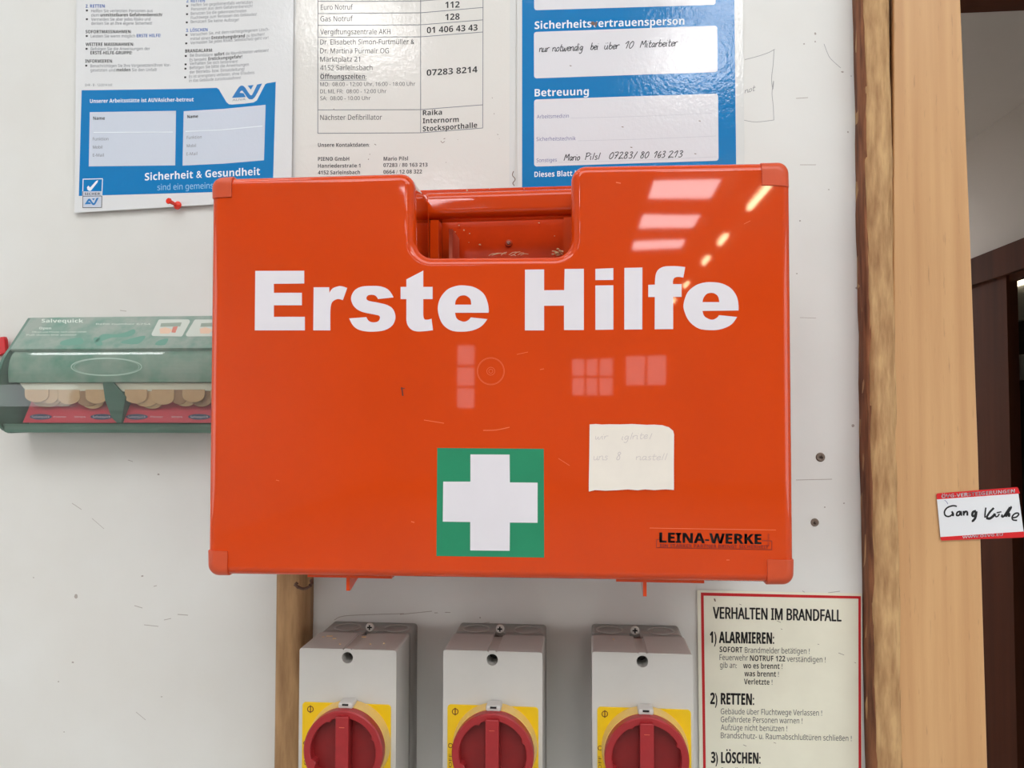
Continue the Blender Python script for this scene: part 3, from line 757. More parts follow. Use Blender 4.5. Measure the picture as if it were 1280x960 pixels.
for a in ([(824, 674.5), (820.5, 674.5), (820.5, 684.6), (965, 687.2), (965, 676), (953, 675.8)],): mk.stroke([(824, 674.5), (820.6, 674.4)], .8, .0002, FC); mk.stroke([(820.6, 674), (820.6, 685)], .8, .0002, FC); mk.stroke([(820.2, 684.6), (965, 687.2)], .8, .0002, FC); mk.stroke([(964.8, 687.4), (964.8, 676)], .8, .0002, FC); mk.stroke([(965, 676.2), (953, 675.8)], .8, .0002, FC)
text(mk, 'Germany', 961.5, 683, 961.5, 667, 2.6, FC, .0002)
obj('maker_line', mk, 'red_ink_dark', case)
# moulding mark, scratches
mk = MB()
for R_, wd in ((17, .7), (16, .4)): mk.stroke([(613.5 + R_ * math.cos(a / 40 * 6.2832), 464 + R_ * math.sin(a / 40 * 6.2832)) for a in range(41)], wd, .0001, FC)
for R_ in (5, 2.5): mk.stroke([(613.5 + R_ * math.cos(a / 16 * 6.2832), 464 + R_ * math.sin(a / 16 * 6.2832)) for a in range(17)], .6, .0001, FC)
obj('moulding_mark', mk, mat('orange_mark', rgb(226, 104, 60), .3), case)
mk = MB()
for st, wd in (([(604, 538), (620, 537.5), (637, 534)], 1.0), ([(530, 525), (555, 529)], .8), ([(675, 462), (680, 461)], .8), ([(646, 443), (660, 440)], .6), ([(812, 660), (870, 661), (970, 662.5)], .7), ([(908, 700), (912, 700)], .8), ([(514, 652), (518, 653)], 1), ([(345, 600), (349, 601)], .6), ([(698, 573), (712, 582)], .6), ([(930, 280), (938, 276)], .6), ([(770, 228), (776, 229)], 1.2)):
    obj('scratch', MB().stroke(smooth_line(st), wd, .0001, FC), 'scratch', case)
obj('dark_scuff', MB().stroke([(502, 484), (503, 490), (503.5, 495)], 1.8, .0001, FC).stroke([(501, 486), (506, 485.5)], 1.2, .0001, FC), mat('scuff', rgb(96, 34, 20), .6), case)

# paper note stuck to the case
note_out = [(737, 530.5), (745, 530), (752, 530.6), (762, 530.3), (775, 530.5), (790, 530), (808, 531), (818, 530.8), (828, 531.5), (836, 534), (841.5, 538.5), (842.6, 543), (842.3, 580), (842.5, 612.5), (832, 611.7), (818, 612.6), (806, 611.8), (797, 612.8), (785, 611.8), (770, 612.8), (757, 613.4), (744, 612.6), (736, 614.5), (736, 600), (736.6, 570)]
nt_ = obj('paper_note', MB().flat([note_out], .0006, surf(YF - .0003)), 'paper_note')
tag(nt_, 'cream paper scrap with torn edge and faint writing stuck on the orange case', 'note')
nk = MB(); fn = surf(YF - .0009)
hand(nk, 'wir', 744, 549, 760, 549, .8, fn, .00005, .7); hand(nk, 'geprü', 778, 550, 808, 548, 1.0, fn, .00005, .8) if 'p' in HW else hand(nk, 'iglrite', 777, 550, 810, 548, .9, fn, .00005, .8)
hand(nk, 'l', 811, 549, 815, 549, .8, fn, .00005, .8)
hand(nk, 'uns', 742, 575, 760, 575, 1, fn, .00005, .7); hand(nk, '8', 770, 575, 776, 575, 1.1, fn, .00005, .9); hand(nk, 'nastell', 795, 575, 834, 575, .9, fn, .00005, .7)
obj('faint_writing', nk, 'pencil_faint', nt_)

# ================================================================== posters
def seg_lines(mb, lst, wd, fn, off):
    for a in lst: mb.stroke(a, wd, off, fn)
def rows(par, name, m, fn, off, lst, h, bold=0.0):
    last = None
    for r in lst:
        mb = MB(); t, x0, x1, y0, y1 = r[:5]; hh = r[5] if len(r) > 5 else h
        bb = r[6] if len(r) > 6 else bold
        text(mb, t, x0, y0, x1, y1, hh, fn, off, bold=bb)
        last = obj(name, mb, m, par)
    return last

# ---- left: blue and white safety notice, laminated, hanging slightly off the wall
LY = -.0056
LP = surf(LY, a=.008)
left = obj('safety_notice', MB().flat([[(97, -150), (369, -160), (364.5, 230), (361, 250), (93, 266)]], .0008, LP), 'lam_white')
tag(left, 'laminated white and blue German workplace safety notice, leftmost of the three sheets', 'notice')
T = .0009
bl = [(102, 112.8), (165, 112), (230, 111), (271, 109.8), (273.5, 111.5), (283, 127.5), (286, 130.2), (290, 130.6), (305, 129.6), (317, 128), (321, 125.5), (331.5, 105.3), (334, 104), (344.7, 102.3), (341, 238), (98.5, 245)]
pan = obj('blue_panel', MB().flat([bl], .0001, surf(LY - .0008, a=.008)), 'lam_blue', left)
b2 = surf(LY - .0009, a=.008)
obj('name_box', MB().flat([[(112.2, 140.2), (220, 138.5), (219, 206.7), (111, 208)]], .0001, b2), 'lam_box', pan)
obj('name_box', MB().flat([[(229.6, 139), (280, 136), (332, 131), (330, 200.3), (280, 204.5), (228.2, 207)]], .0001, b2), 'lam_box', pan)
ln = MB(); seg_lines(ln, [[(117, 165.5), (216, 165)], [(232, 164.3), (275, 162.5), (328, 157.5)]], 1.1, b2, .0002)
obj('box_line', ln, 'ink_white', pan)
P1 = surf(LY - .0008, a=.008)
rows(left, 'blue_heading', 'ink_blue', P1, .0001, [('2. RETTEN:', 107, 132, 9.6, 9.4), ('ERSTE HILFE!', 170.8, 201, 46.6, 46.3), ('2. RETTEN', 233, 256, 3.2, 2.4), ('3. LÖSCHEN', 232.5, 259.5, 39.9, 39)], 4.0, .02)
rows(left, 'bold_text', 'ink_black', P1, .0001, [
    ('unmittelbaren Gefahrenbereich!', 125.5, 203, 20.6, 20.3), ('SOFORTMASSNAHMEN:', 107, 164.5, 41.6, 41.5), ('WEITERE MASSNAHMEN:', 107, 167.5, 57.4, 57.3),
    ('ERSTE-HILFE-GRUPPE!', 113, 165, 68, 67.9), ('INFORMIEREN:', 106.5, 141, 78.4, 78.3), ('melden', 145.5, 163, 89.3, 89.2),
    ('Entstehungsbrand', 264.5, 306, 49.2, 46.7), ('BRANDALARM:', 231.5, 266, 65.8, 64.7), ('sofort', 268, 280.5, 70, 69), ('Erstickungsgefahr!', 260.5, 303, 75.5, 72.6)], 4.0, .012)
rows(left, 'body_text', 'ink_mid', P1, .0001, [
    ('Helfen Sie verletzten Personen aus', 114, 191, 15.4, 15.2), ('dem', 114, 124, 20.7, 20.6), ('Vermeiden Sie aber jedes Risiko und', 114, 188, 26, 25.6),
    ('denken Sie an Ihre eigene Sicherheit!', 114, 190, 31.1, 30.8), ('Leisten Sie wenn möglich', 113.5, 169, 47, 46.7), ('Befolgen Sie die Anweisungen der', 113.5, 187.5, 63, 62.5),
    ('Benachrichtigen Sie Ihre Vorgesetzten/Ihren Vor-', 113, 213, 84.3, 83), ('gesetzten und', 113, 144, 89.4, 89.4), ('Sie den Unfall!', 165, 196, 89.2, 89),
    ('EHR - B - 12/2014 bdl', 106.5, 140, 107.8, 107.6, 3.0),
    ('Helfen Sie gegebenenfalls verletzten', 239, 315.5, 8.0, 4.4), ('Personen aus dem Gefahrenbereich!', 239, 315.5, 13.3, 9.2), ('Benutzen Sie die gekennzeichneten', 238.5, 308, 18.7, 15.2),
    ('Fluchtwege zum Verlassen des Gebäudes!', 238.5, 321, 24, 19.4), ('Benützen Sie keine Aufzüge!', 238.5, 298.5, 29, 26.4),
    ('Versuchen Sie, mit dem nächstgelegenen Lösch-', 238, 336.5, 45, 38.2), ('mittel einen', 238, 263, 50.3, 49.2), ('zu löschen!', 308, 330.5, 46.4, 44.3), ('Vermeiden Sie jedes Risiko; Selbstschutz geht vor!', 238, 335.5, 55.5, 48.8),
    ('Bei Brandalarm', 237.5, 266, 71, 70.2), ('die Räumlichkeiten verlassen!', 282, 335.5, 69, 64.5), ('Es besteht', 237, 258, 76.7, 75.8), ('Verhalten Sie sich besonnen!', 237, 297, 81.4, 78.4),
    ('Befolgen Sie bitte die Anweisungen', 237, 311, 86.6, 82.2), ('der Betriebs- bzw. Einsatzleitung!', 237, 305.5, 92, 88), ('Es ist strengstens verboten, ohne Erlaubnis', 236.5, 318, 97.5, 92.4), ('in das Gebäude zurückzukehren!', 236.5, 301, 102.7, 98.8)], 3.7)
bu = MB()
for (x, y) in ((108.6, 13.1), (108.6, 24), (108.4, 45), (108.2, 61), (107.8, 82), (234, 7.5), (233.8, 17.7), (233.5, 28), (233, 43.7), (232.8, 54.2), (232.2, 70), (232, 80.5), (231.8, 85.8), (231.5, 96.6)):
    bu = MB(); bu.flat([[(x - 1.2, y - 1.1), (x + 1.2, y - 1.1), (x + 1.2, y + 1.1), (x - 1.2, y + 1.1)]], .0001, P1); obj('bullet', bu, 'ink_black', left)
P2 = surf(LY - .0009, a=.008)
rows(pan, 'panel_heading', 'ink_white', P2, .0001, [('Unserer Arbeitsstätte ist AUVAsicher-betreut', 112.5, 242, 128.7, 126.6, 4.7, .012), ('Sicherheit & Gesundheit', 181, 325, 225.6, 218.6, 9.2, .022)], 5)
rows(pan, 'panel_subheading', 'ink_pale', P2, .0001, [('sind ein gemeinsames', 196.8, 289, 237.8, 234.6, 7.4)], 7)
P3 = surf(LY - .0010, a=.008)
rows(pan, 'box_heading', 'ink_black', P3, .0001, [('Name', 116.5, 131, 149.8, 149.7), ('Name', 234, 247.5, 147.8, 147.2)], 4, .015)
rows(pan, 'box_text', 'ink_mid', P3, .0001, [('Funktion', 116, 135.5, 175.6, 175.4), ('Mobil', 116, 128, 185.8, 185.7), ('E-Mail', 116, 129.8, 195.8, 195.7), ('Funktion', 233.5, 252, 173.8, 173), ('Mobil', 233.5, 245, 184.2, 183.7), ('E-Mail', 233, 246.5, 194.4, 193.8)], 3.8)
def av(mb, f, off, sx=1.0, ox=0, oy=0):
    q = lambda L: [(ox + (x - 290) * sx, oy + (y - 124) * sx) for x, y in L]
    mb.flat([q([(290, 122.3), (294.5, 115), (298.5, 109), (301, 107), (304, 107.2), (306.5, 109.5), (310, 115), (313, 119), (314.8, 119), (317, 115), (321.5, 105.6), (327.6, 104.4), (322, 115.5), (318.5, 121.5), (315.5, 124.2), (311.5, 124), (308.8, 121.5), (305, 116), (302.8, 113.2), (301, 113.8), (299.6, 116), (304.5, 116.5), (307.3, 121.4)])], off, f)
    mb.flat([q([(309.5, 107), (317, 106.2), (313.6, 112)])], off, f)
lg = MB(); av(lg, P1, .0001, 1, 290, 124)
obj('logo', lg, 'logo_blue', left)
rows(left, 'logo_caption', 'ink_mid', P1, .0001, [('AUVA', 290.5, 307, 126.4, 125.2)], 2.6)
st = MB(); fx = surf(LY - .0009, a=.008)
seg_lines(st, [[(103.5, 224), (128.3, 223.4)], [(128.2, 223.2), (127.2, 246)], [(103.9, 223.6), (103.3, 246)]], 1.0, fx, .0001)
st.flat([[(108.8, 234), (110.5, 232), (112.6, 234.5), (120, 226.2), (122.6, 225.3), (122, 227.8), (113.5, 238.5), (111, 238.6), (109.2, 237)]], .0001, fx)
stamp = obj('check_stamp', st, 'ink_white', left)
obj('stamp_field', MB().flat([[(104, 239.3), (127.6, 239), (127, 259.3), (103.6, 259.6)]], .0001, fx), 'lam_box', stamp)
st = MB(); fy = surf(LY - .0010, a=.008)
seg_lines(st, [[(103.6, 245.3), (127.4, 245)], [(103.4, 259.6), (127.2, 259.3)], [(103.7, 239), (103.4, 259.8)], [(127.4, 245), (126.9, 259.6)]], .7, fy, .00012)
text(st, 'SICHER', 105.8, 243.9, 125.2, 243.7, 3.0, fy, .0001, bold=.02)
obj('stamp_print', st, 'ink', stamp)
st = MB(); av(st, fy, .0001, .47, 105.8, 256.3); obj('stamp_logo', st, 'logo_blue', stamp)

# ---- red push pin at the lower edge of the left notice
pc = W(222.5, 257, -.0048); pin = thing('push_pin', tuple(pc), 'small red push pin at the lower edge of the left safety notice', 'push pin')
n_ = Vector((-.25, -1, .12)).normalized()
obj('base', MB().cyl(pc, n_, .0042, .0040, .0018, 20).cyl(pc + n_ * .0018, n_, .0040, .0018, .0022, 20), 'red_pin', pin, smooth=False)
obj('grip', MB().cyl(pc + n_ * .0038, n_, .0017, .0020, .0075, 16).cyl(pc + n_ * .0112, n_, .0020, .0030, .001, 16).cyl(pc + n_ * .0122, n_, .0031, .0028, .0012, 16), 'red_pin', pin)
obj('needle', MB().cyl(pc + n_ * -.003, n_, .0006, .0006, .004, 8), 'metal', pin)

# ---- middle: list of emergency numbers
MP = surf(-.0004)
mid = obj('phone_list', MB().flat([[(365.5, -160), (646, -175), (643.5, 245), (364.5, 252)]], .0006, MP), 'film')
tag(mid, 'laminated cream sheet listing emergency telephone numbers, middle of the three sheets', 'notice')
M1 = surf(-.0010)
obj('paper', MB().flat([[(371, -150), (638, -165), (636.5, 240), (369, 246)]], .0001, M1), 'lam_cream', mid)
M2 = surf(-.0011)
tl = MB()
seg_lines(tl, [[(397.4, -40), (397.3, 166.8)], [(525.8, -40), (525.8, 166.3)], [(603.9, -40), (603.5, 160)],
    [(397, 1.6), (526, 1.2), (604, -5)], [(397, 17), (526, 16), (604, 9.3)], [(397, 31.7), (526, 31), (604, 24.8)], [(397, 46.6), (526, 46), (603.7, 40)],
    [(397, 137.3), (526, 137), (603.6, 131)], [(397, 166.7), (526, 166), (603.6, 160)]], .8, M2, .0001)
seg_lines(tl, [[(400, 100.2), (458, 100)]], .7, M2, .0001)
obj('table_lines', tl, 'ink_mid', mid)
rows(mid, 'printed_text', 'ink', M2, .0001, [
    ('Euro Notruf', 401, 441, 12.2, 12, 6.4), ('Gas Notruf', 400.5, 441, 26.7, 26.3, 6.4), ('Vergiftungszentrale AKH', 400.3, 488, 43, 42.6, 6.4),
    ('Dr. Elisabeth Simon-Furtmüller &', 400.3, 518, 55.6, 55.2, 6.2), ('Dr. Martina Pürmair OG', 400.3, 486, 66.6, 66.4, 6.2), ('Marktplatz 21', 400.3, 450, 77.2, 77, 6.2),
    ('4152 Sarleinsbach', 400.3, 465.5, 87.8, 87.6, 6.2), ('Öffnungszeiten:', 400.3, 458, 98.8, 98.6, 6.2, .012),
    ('MO:  08:00 - 12:00 Uhr, 16:00 - 18:00 Uhr', 400.3, 519, 107.7, 107.2, 4.8), ('DI, MI, FR:  08:00 - 12:00 Uhr', 400.3, 483, 116.6, 116.3, 4.8), ('SA:  08:00 - 10:00 Uhr', 400.3, 463, 125.2, 125, 4.8),
    ('Nächster Defibrillator', 400.3, 477.5, 150, 149.6, 6.3)], 6)
rows(mid, 'bold_text', 'ink_black', M2, .0001, [
    ('112', 556.5, 574.5, 10, 9.4, 7.8), ('128', 556.5, 574.5, 25.2, 24.5, 7.8), ('01 406 43 43', 533.5, 597, 41.6, 38, 7.6), ('07283 8214', 533.3, 596.8, 94.8, 90.4, 7.6),
    ('Raika', 528.5, 552.5, 144.2, 143.4, 6.4), ('Internorm', 528.5, 573.5, 154.3, 152.4, 6.4), ('Stocksporthalle', 528.5, 596.5, 164.4, 159.4, 6.4)], 7, .024)
rows(mid, 'contact_text', 'ink', M2, .0001, [
    ('Unsere Kontaktdaten:', 397.5, 462, 183.6, 183.4), ('PIENO GmbH', 397.5, 436.5, 201, 200.8), ('Hanriederstraße 1', 397.5, 450.5, 209.6, 209.3), ('4152 Sarleinsbach', 397.5, 450, 218, 217.6),
    ('Mario Pilsl', 479.5, 510, 200.8, 200.4), ('07283 / 80 163 213', 479.2, 534.5, 208.8, 208.2), ('0664 / 12 08 322', 479.2, 527.5, 217.3, 216.7)], 4.7, .012)
fk = MB()
for _ in range(14):
    x = random.uniform(400, 630); y = random.uniform(120, 228); fk.stroke([(x, y), (x + random.uniform(-2, 2), y + random.uniform(-1.5, 1.5))], .7, .0001, M2)
fk.stroke(smooth_line([(642, 214), (640.5, 219), (644, 224), (641, 229), (643, 232)]), 1.0, .0002, M1)
fk.stroke(smooth_line([(551, 176), (553, 178.5), (556, 176.5)]), .6, .0001, M2)
obj('specks', fk, 'dirt', mid)

# ---- right: blue safety representative sheet
RP = surf(-.0003)
rgt = obj('safety_officer_sheet', MB().flat([[(646, -175), (927, -190), (931, 245), (646.5, 250)]], .0006, RP), 'film')
tag(rgt, 'laminated bright blue sheet with white fill-in boxes, rightmost of the three sheets', 'notice')
R1 = surf(-.0009)
rp = obj('blue_panel', MB().flat([[(652.6, -160), (916, -172), (920.5, 236), (652.6, 240)]], .0001, R1), 'lam_blue', rgt)
R2 = surf(-.0010)
for q in ([(667, -60), (893.6, -68), (894.5, 6), (667.8, 12.8)], [(667.4, 40), (896.5, 32), (897, 90), (667.6, 98)], [(667.6, 124.4), (897.5, 117), (898.2, 200.8), (667.7, 208.2)]):
    obj('fill_in_box', MB().flat([fillet(q, 3.2, 4)], .0001, R2), 'lam_boxw', rp)
rows(rp, 'heading', 'ink_white', R2, .0001, [('Sicherheitsvertrauensperson', 668.3, 855.5, 36.3, 30.6, 9.4), ('Betreuung', 668.3, 736, 120.6, 118.6, 9.2), ('Dieses Blatt bitte', 668, 737, 221.3, 219.4, 6.6)], 9, .03)
R3 = surf(-.0011)
rows(rp, 'box_text', 'ink_violet', R3, .0001, [('Arbeitsmedizin', 671, 711, 148.2, 147, 4.6), ('Sicherheitstechnik', 670.6, 719.6, 176.2, 175.2, 4.6), ('Sonstiges', 670.6, 696, 202.8, 202, 4.6)], 4.6)
ln = MB(); seg_lines(ln, [[(713, 147.6), (800, 145.5), (890, 141.5)], [(722, 176), (800, 174), (895, 170)], [(698, 203), (780, 201), (896, 196)]], .4, R3, .0001); obj('fill_in_line', ln, mat('pale_line', rgb(196, 196, 204), .5), rp)
for (t, x0, x1, y0, y1) in (('nur', 674, 686.5, 65, 64.5), ('notwendig', 690.5, 729, 64.3, 62.8), ('bei', 738, 748, 62.2, 61.9), ('über', 755.5, 774, 61.6, 61), ('10', 781, 792, 60.7, 60.2), ('Mitarbeiter', 800, 847, 59.6, 57.2)):
    hw = MB(); hand(hw, t, x0, y0, x1, y1, .98, R3, .0001, 1.0); obj('handwritten_word', hw, 'pen', rp)
for (t, x0, x1, y0, y1) in (('Mario', 705, 725, 200.8, 200.2), ('Pilsl', 731, 750, 199.8, 199.2), ('07283/', 761, 796, 198.6, 197.8), ('80', 800, 811, 197.8, 197.5), ('163', 817, 832, 197.4, 197), ('213', 835, 854, 197, 196.4)):
    hw = MB(); hand(hw, t, x0, y0, x1, y1, .9, R3, .0001, 1.0); obj('handwritten_word', hw, 'pen', rp)
mk = MB(); mk.flat([[(738.5, 28), (741, 26.5), (744, 28.5), (743, 32), (740, 31), (738.3, 30)]], .0002, R2); mk.flat([[(744.5, 27), (747, 27.5), (745.5, 33), (743.5, 34)]], .0002, R2)
for (x, y) in ((777, 158.5), (825, 193), (868, 192), (873.5, 151), (712, 82), (788, 184)): mk.stroke([(x, y), (x + 2.4, y + .4)], .9, .0003, R2)
obj('dirt_specks', mk, 'dirt', rp)

# ---- fire rules sign
SP = surf(-.0002)
sign = obj('fire_rules_sign', MB().flat([[(871.5, 737.5), (1077.3, 742), (1077.6, 1120), (876, 1118)]], .0018, SP), 'sign')
tag(sign, 'cream sign with thin red border giving German fire rules in black', 'sign')
S1 = surf(-.0020)
bd = MB(); bd.flat([[(876, 740.7), (1076, 745.2), (1077, 1112), (881, 1110)], [(879.6, 744.6), (1073, 748.4), (1073.4, 1108), (884, 1106)]], .0001, S1); obj('red_border', bd, 'sign_red', sign)
rows(sign, 'sign_heading', 'sign_ink', S1, .0001, [('VERHALTEN IM BRANDFALL', 891.5, 1051.5, 773, 776.6, 14.2, -.035)], 14)
rows(sign, 'section_heading', 'sign_ink', S1, .0001, [('1) ALARMIEREN:', 887.5, 967.5, 803.4, 804.8, 14, .05), ('2) RETTEN:', 888, 942.5, 880, 881.2, 14, .05), ('3) LÖSCHEN:', 889, 950.5, 953.5, 954.6, 13.6, .05)], 14)
rows(sign, 'bold_text', 'sign_ink', S1, .0001, [('SOFORT', 899.5, 928, 815, 815.6), ('NOTRUF 122', 937.5, 981.5, 826, 826.8), ('wo es brennt !', 929, 978, 835.3, 836.2), ('was brennt !', 930.5, 973.5, 845.3, 846), ('Verletzte !', 930, 965.5, 855.3, 856)], 6.8, .02)
rows(sign, 'sign_text', 'ink', S1, .0001, [('Brandmelder betätigen !', 931, 1012, 816, 817.4), ('Feuerwehr', 899.5, 935, 825, 825.8), ('verständigen !', 983.5, 1032, 827, 828), ('gib an:', 900, 921, 834.6, 835.2),
    ('Gebäude über Fluchtwege Verlassen !', 901, 1027.5, 892.6, 894.6), ('Gefährdete Personen warnen !', 901, 1003, 902.6, 904.4), ('Aufzüge nicht benützen !', 901, 984, 912.6, 914.2), ('Brandschutz- u. Raumabschlußtüren schließen !', 901, 1064.5, 922.6, 926.4),
    ('Brandbekämpfung mit', 901.5, 975, 966.5, 967.6)], 7.0)
fk = MB(); fk.flat([[(892, 748), (894, 748.4), (895, 752), (893.2, 751.6)]], .0001, S1)
for (x, y, l) in ((924, 755, 3), (976, 786, 2), (929, 931, 4), (967, 928, 3), (1048, 816, 7), (971, 776, 5), (1022, 805, 2), (1068, 828, 2)): fk.stroke([(x, y), (x + l, y + l * .4)], .5, .0001, S1)
obj('specks', fk, 'dirt', sign)

# ================================================================== isolator switches
YS = -0.0885
def switch(px0, px1, pyt, hole, screw, plate_px, kc, label):
    """px extents of the front face; kc = centre of the knob plate in px on the front plane"""
    a = W(px0, pyt, YS); b = W(px1, pyt, YS); x0, x1 = a.x, b.x; zt = (a.z + b.z) / 2
    hgt = .165; xm = (x0 + x1) / 2
    t = thing('isolator_switch', (xm, -.001, zt - hgt), label, 'switch', 'rotary isolator switches in a row under the case')
    YJ = -.040; g = .0042
    gx = W(hole[0], hole[1], YS).x
    # base: lower profile with a notch for the mounting screw
    nb = .0048; sxp = W(screw[0], screw[1], -.028).x
    o = fillet([(x0 + .0008, zt - hgt), (x1 - .0008, zt - hgt), (x1 - .0008, zt - .0006), (x0 + .0008, zt - .0006)], [.003] * 4, 4)
    base = MB().slab(fillet([(x0 + .0008, zt - hgt), (x1 - .0008, zt - hgt), (x1 - .0008, zt - .0006), (sxp + nb, zt - .0006), (sxp + nb, zt - .0075), (sxp - nb, zt - .0075), (sxp - nb, zt - .0006), (x0 + .0008, zt - .0006)],
                            [.003, .003, .003, .0005, .0005, .0005, .0005, .003], 4), YJ + .001, -.0295, .0006, 2)
    base.slab(fillet([(x0 + .0008, zt - hgt), (x1 - .0008, zt - hgt), (x1 - .0008, zt - .0006), (x0 + .0008, zt - .0006)], .003, 4), -.0294, -.0005, .0001, 1)
    obj('base', base, 'grey_base', t, smooth=True, wn=True)
    for cx in ((x0 + sxp - nb) / 2, (x1 + sxp + nb) / 2):
        kr = MB()
        for (ro, ri, zz) in ((.0125, .0108, .0007), (.0108, .0, .0001)):
            n = 28; vs = []
            for i in range(n):
                q = 6.2832 * i / n
                vs.append((cx + ro * math.cos(q) * .98, -.0195 + ro * math.sin(q), zt - .0006 + zz))
                vs.append((cx + ri * math.cos(q) * .98, -.0195 + ri * math.sin(q), zt - .0006 + zz))
            if ri:
                kr.add(vs, [(2 * i, (2 * i + 2) % (2 * n), (2 * i + 3) % (2 * n), 2 * i + 1) for i in range(n)])
                lo = [(v[0], v[1], zt - .0006) for v in vs]
                kr.add(vs + lo, [(2 * i, 2 * n + 2 * i, 2 * n + (2 * i + 2) % (2 * n), (2 * i + 2) % (2 * n)) for i in range(n)] + [(2 * i + 1, (2 * i + 3) % (2 * n), 2 * n + (2 * i + 3) % (2 * n), 2 * n + 2 * i + 1) for i in range(n)])
        obj('knockout', kr, 'grey_base', t)
    sc = Vector((sxp, -.035, W(screw[0], screw[1], -.035).z - .0006))
    so = obj('screw', MB().cyl(sc + Vector((0, .0045, 0)), (0, -1, 0), .0018, .0018, .0045, 10).cyl(sc, (0, -1, 0), .0040, .0033, .0014, 20), mat('bright_screw', rgb(226, 222, 214), .3, metal=.35), t)
    obj('cross_slot', MB().box(sc.x - .0022, sc.x + .0022, sc.y - .0019, sc.y - .0013, sc.z - .0006, sc.z + .0006).box(sc.x - .0006, sc.x + .0006, sc.y - .0019, sc.y - .0013, sc.z - .0022, sc.z + .0022), 'black', so)
    # cover with a groove along its top leading to the lid-screw hole
    gw = .0042; gd = .0016
    prof = fillet([(x0, zt - hgt), (x1, zt - hgt), (x1, zt), (gx + gw, zt), (gx + gw, zt - gd), (gx - gw, zt - gd), (gx - gw, zt), (x0, zt)], [.002, .002, .0022, .0006, .0004, .0004, .0006, .0022], 4)
    zc_ = W(hole[0], hole[1], YS).z; r = .0048
    cv = MB().slab(prof, YS + .0012, YJ, 0, 1)
    cv.f.pop(-2)                                        # front left open; the faced plate below has the hole in it
    # front plate with real hole
    fr = [(x0 + .0000, zt - hgt), (x1, zt - hgt), (x1, zt), (gx + gw, zt), (gx + gw + .0004, zt + .0004), (gx - gw - .0004, zt + .0004), (gx - gw, zt), (x0, zt)]
    fr = fillet(fr, [.002, .002, .0022, .0003, .001, .001, .0003, .0022], 4)
    hl = [(gx + r * math.cos(-q / 24 * 6.2832), zc_ + r * math.sin(-q / 24 * 6.2832)) for q in range(24)]
    def fq(x, z, off=0): return Vector((x, YS + .0012 - off, z))
    cv.flat([[(p[0], p[1]) for p in fr], hl], .0012, fq)
    cv.cyl((gx, YS + .0012, zc_), (0, 1, 0), r, r, .022, 24, cap=False)
    co = obj('cover', cv, 'grey_plastic', t)
    md = co.modifiers.new('bevel', 'BEVEL'); md.width = .0009; md.segments = 2; md.limit_method = 'ANGLE'; md.angle_limit = math.radians(50)
    obj('hole_plug', MB().cyl((gx, YS + .020, zc_), (0, -1, 0), r * .98, r * .98, .001, 20), 'black', co)
    # yellow plate
    p0 = W(plate_px[0], plate_px[1], YS); p1 = W(plate_px[2], plate_px[1], YS); wd = p1.x - p0.x
    zp = p0.z; pr = fillet([(p0.x, zp - wd), (p1.x, zp - wd), (p1.x, zp), (p0.x, zp)], .003, 4)
    pl_ = obj('yellow_plate', MB().slab(pr, YS - .0010, YS, .0003, 1), 'yellow', t)
    c = W(kc[0], kc[1], YS - .02); cx, cz = c.x, c.z
    Yp = YS - .0010
    # collar, ring, inner disc, grip
    obj('collar', MB().cyl((cx, Yp, cz), (0, -1, 0), .0352, .0338, .011, 48), 'collar', t, smooth=False)
    ring = MB(); n = 72; Ro, y0r, y1r = .0332, Yp - .009, YS - .0205
    vs = []
    for i in range(n):
        q = 6.2832 * i / n + math.pi / 2
        Ri = .0272
        for (cang, ww, dd) in ((.42, .07, .0016), (2.0, .09, .0024), (3.6, .09, .0020), (5.15, .08, .0016)):
            if abs(((6.2832 * i / n) - cang + math.pi) % 6.2832 - math.pi) < ww: Ri -= dd
        cc, ss = math.cos(q), math.sin(q)
        for (R_, y) in ((Ro, y0r), (Ro, y1r + .001), (Ro - .001, y1r), (Ri + .0006, y1r), (Ri, y1r + .0006), (Ri, Yp - .0095)):
            vs.append((cx + R_ * cc, y, cz + R_ * ss))
    m6 = 6
    fs = [(i * m6 + k, i * m6 + k + 1, ((i + 1) % n) * m6 + k + 1, ((i + 1) % n) * m6 + k) for i in range(n) for k in range(m6 - 1)]
    ring.add(vs, fs)
    knob = obj('rotary_knob', ring, 'knob_red', t)
    obj('knob_disc', MB().cyl((cx, Yp - .0108, cz), (0, -1, 0), .0274, .0274, .0004, 48), 'knob_dark', knob)
    gb = MB().slab(fillet([(cx - .0055, cz - .028), (cx + .0055, cz - .028), (cx + .0055, cz + .0293), (cx - .0055, cz + .0293)], .001, 3), YS - .0235, Yp - .0110, .0008, 2)
    grip = obj('grip_bar', gb, 'knob_red', knob, smooth=True, wn=True)
    mk = MB(); fg = surf(YS - .0236)
    gz = W(0, 0, 0)
    mk.box(cx - .0022, cx + .0022, YS - .0238, YS - .0234, cz + .0208, cz + .0211); obj('pointer_mark', mk, 'orange_edge', knob)
    tb_ = MB().box(cx - .0062, cx + .0062, Yp - .0135, Yp, cz + .0325, cz + .0372); tab = obj('lock_tab', tb_, 'grey_plastic', t)
    md = tab.modifiers.new('bevel', 'BEVEL'); md.width = .0015; md.segments = 2
    obj('lock_slot', MB().box(cx - .0026, cx + .0026, Yp - .0139, Yp - .013, cz + .0352, cz + .0366), 'black', tab)
    # print
    fp = surf(Yp - .0001); pk = MB(); pm = 'plate_ink'
    ex = plate_px[0] + 9.5; ey = plate_px[1] + 9.5
    pk.stroke([(ex + 3.6 * math.cos(a / 16 * 6.2832), ey + 3.6 * math.sin(a / 16 * 6.2832)) for a in range(17)], 1.0, .0001, fp)
    pk.stroke([(ex, ey - 4.8), (ex, ey + 4.8)], 1.1, .0001, fp)
    obj('arrow_symbol', pk, pm, t); pk = MB()
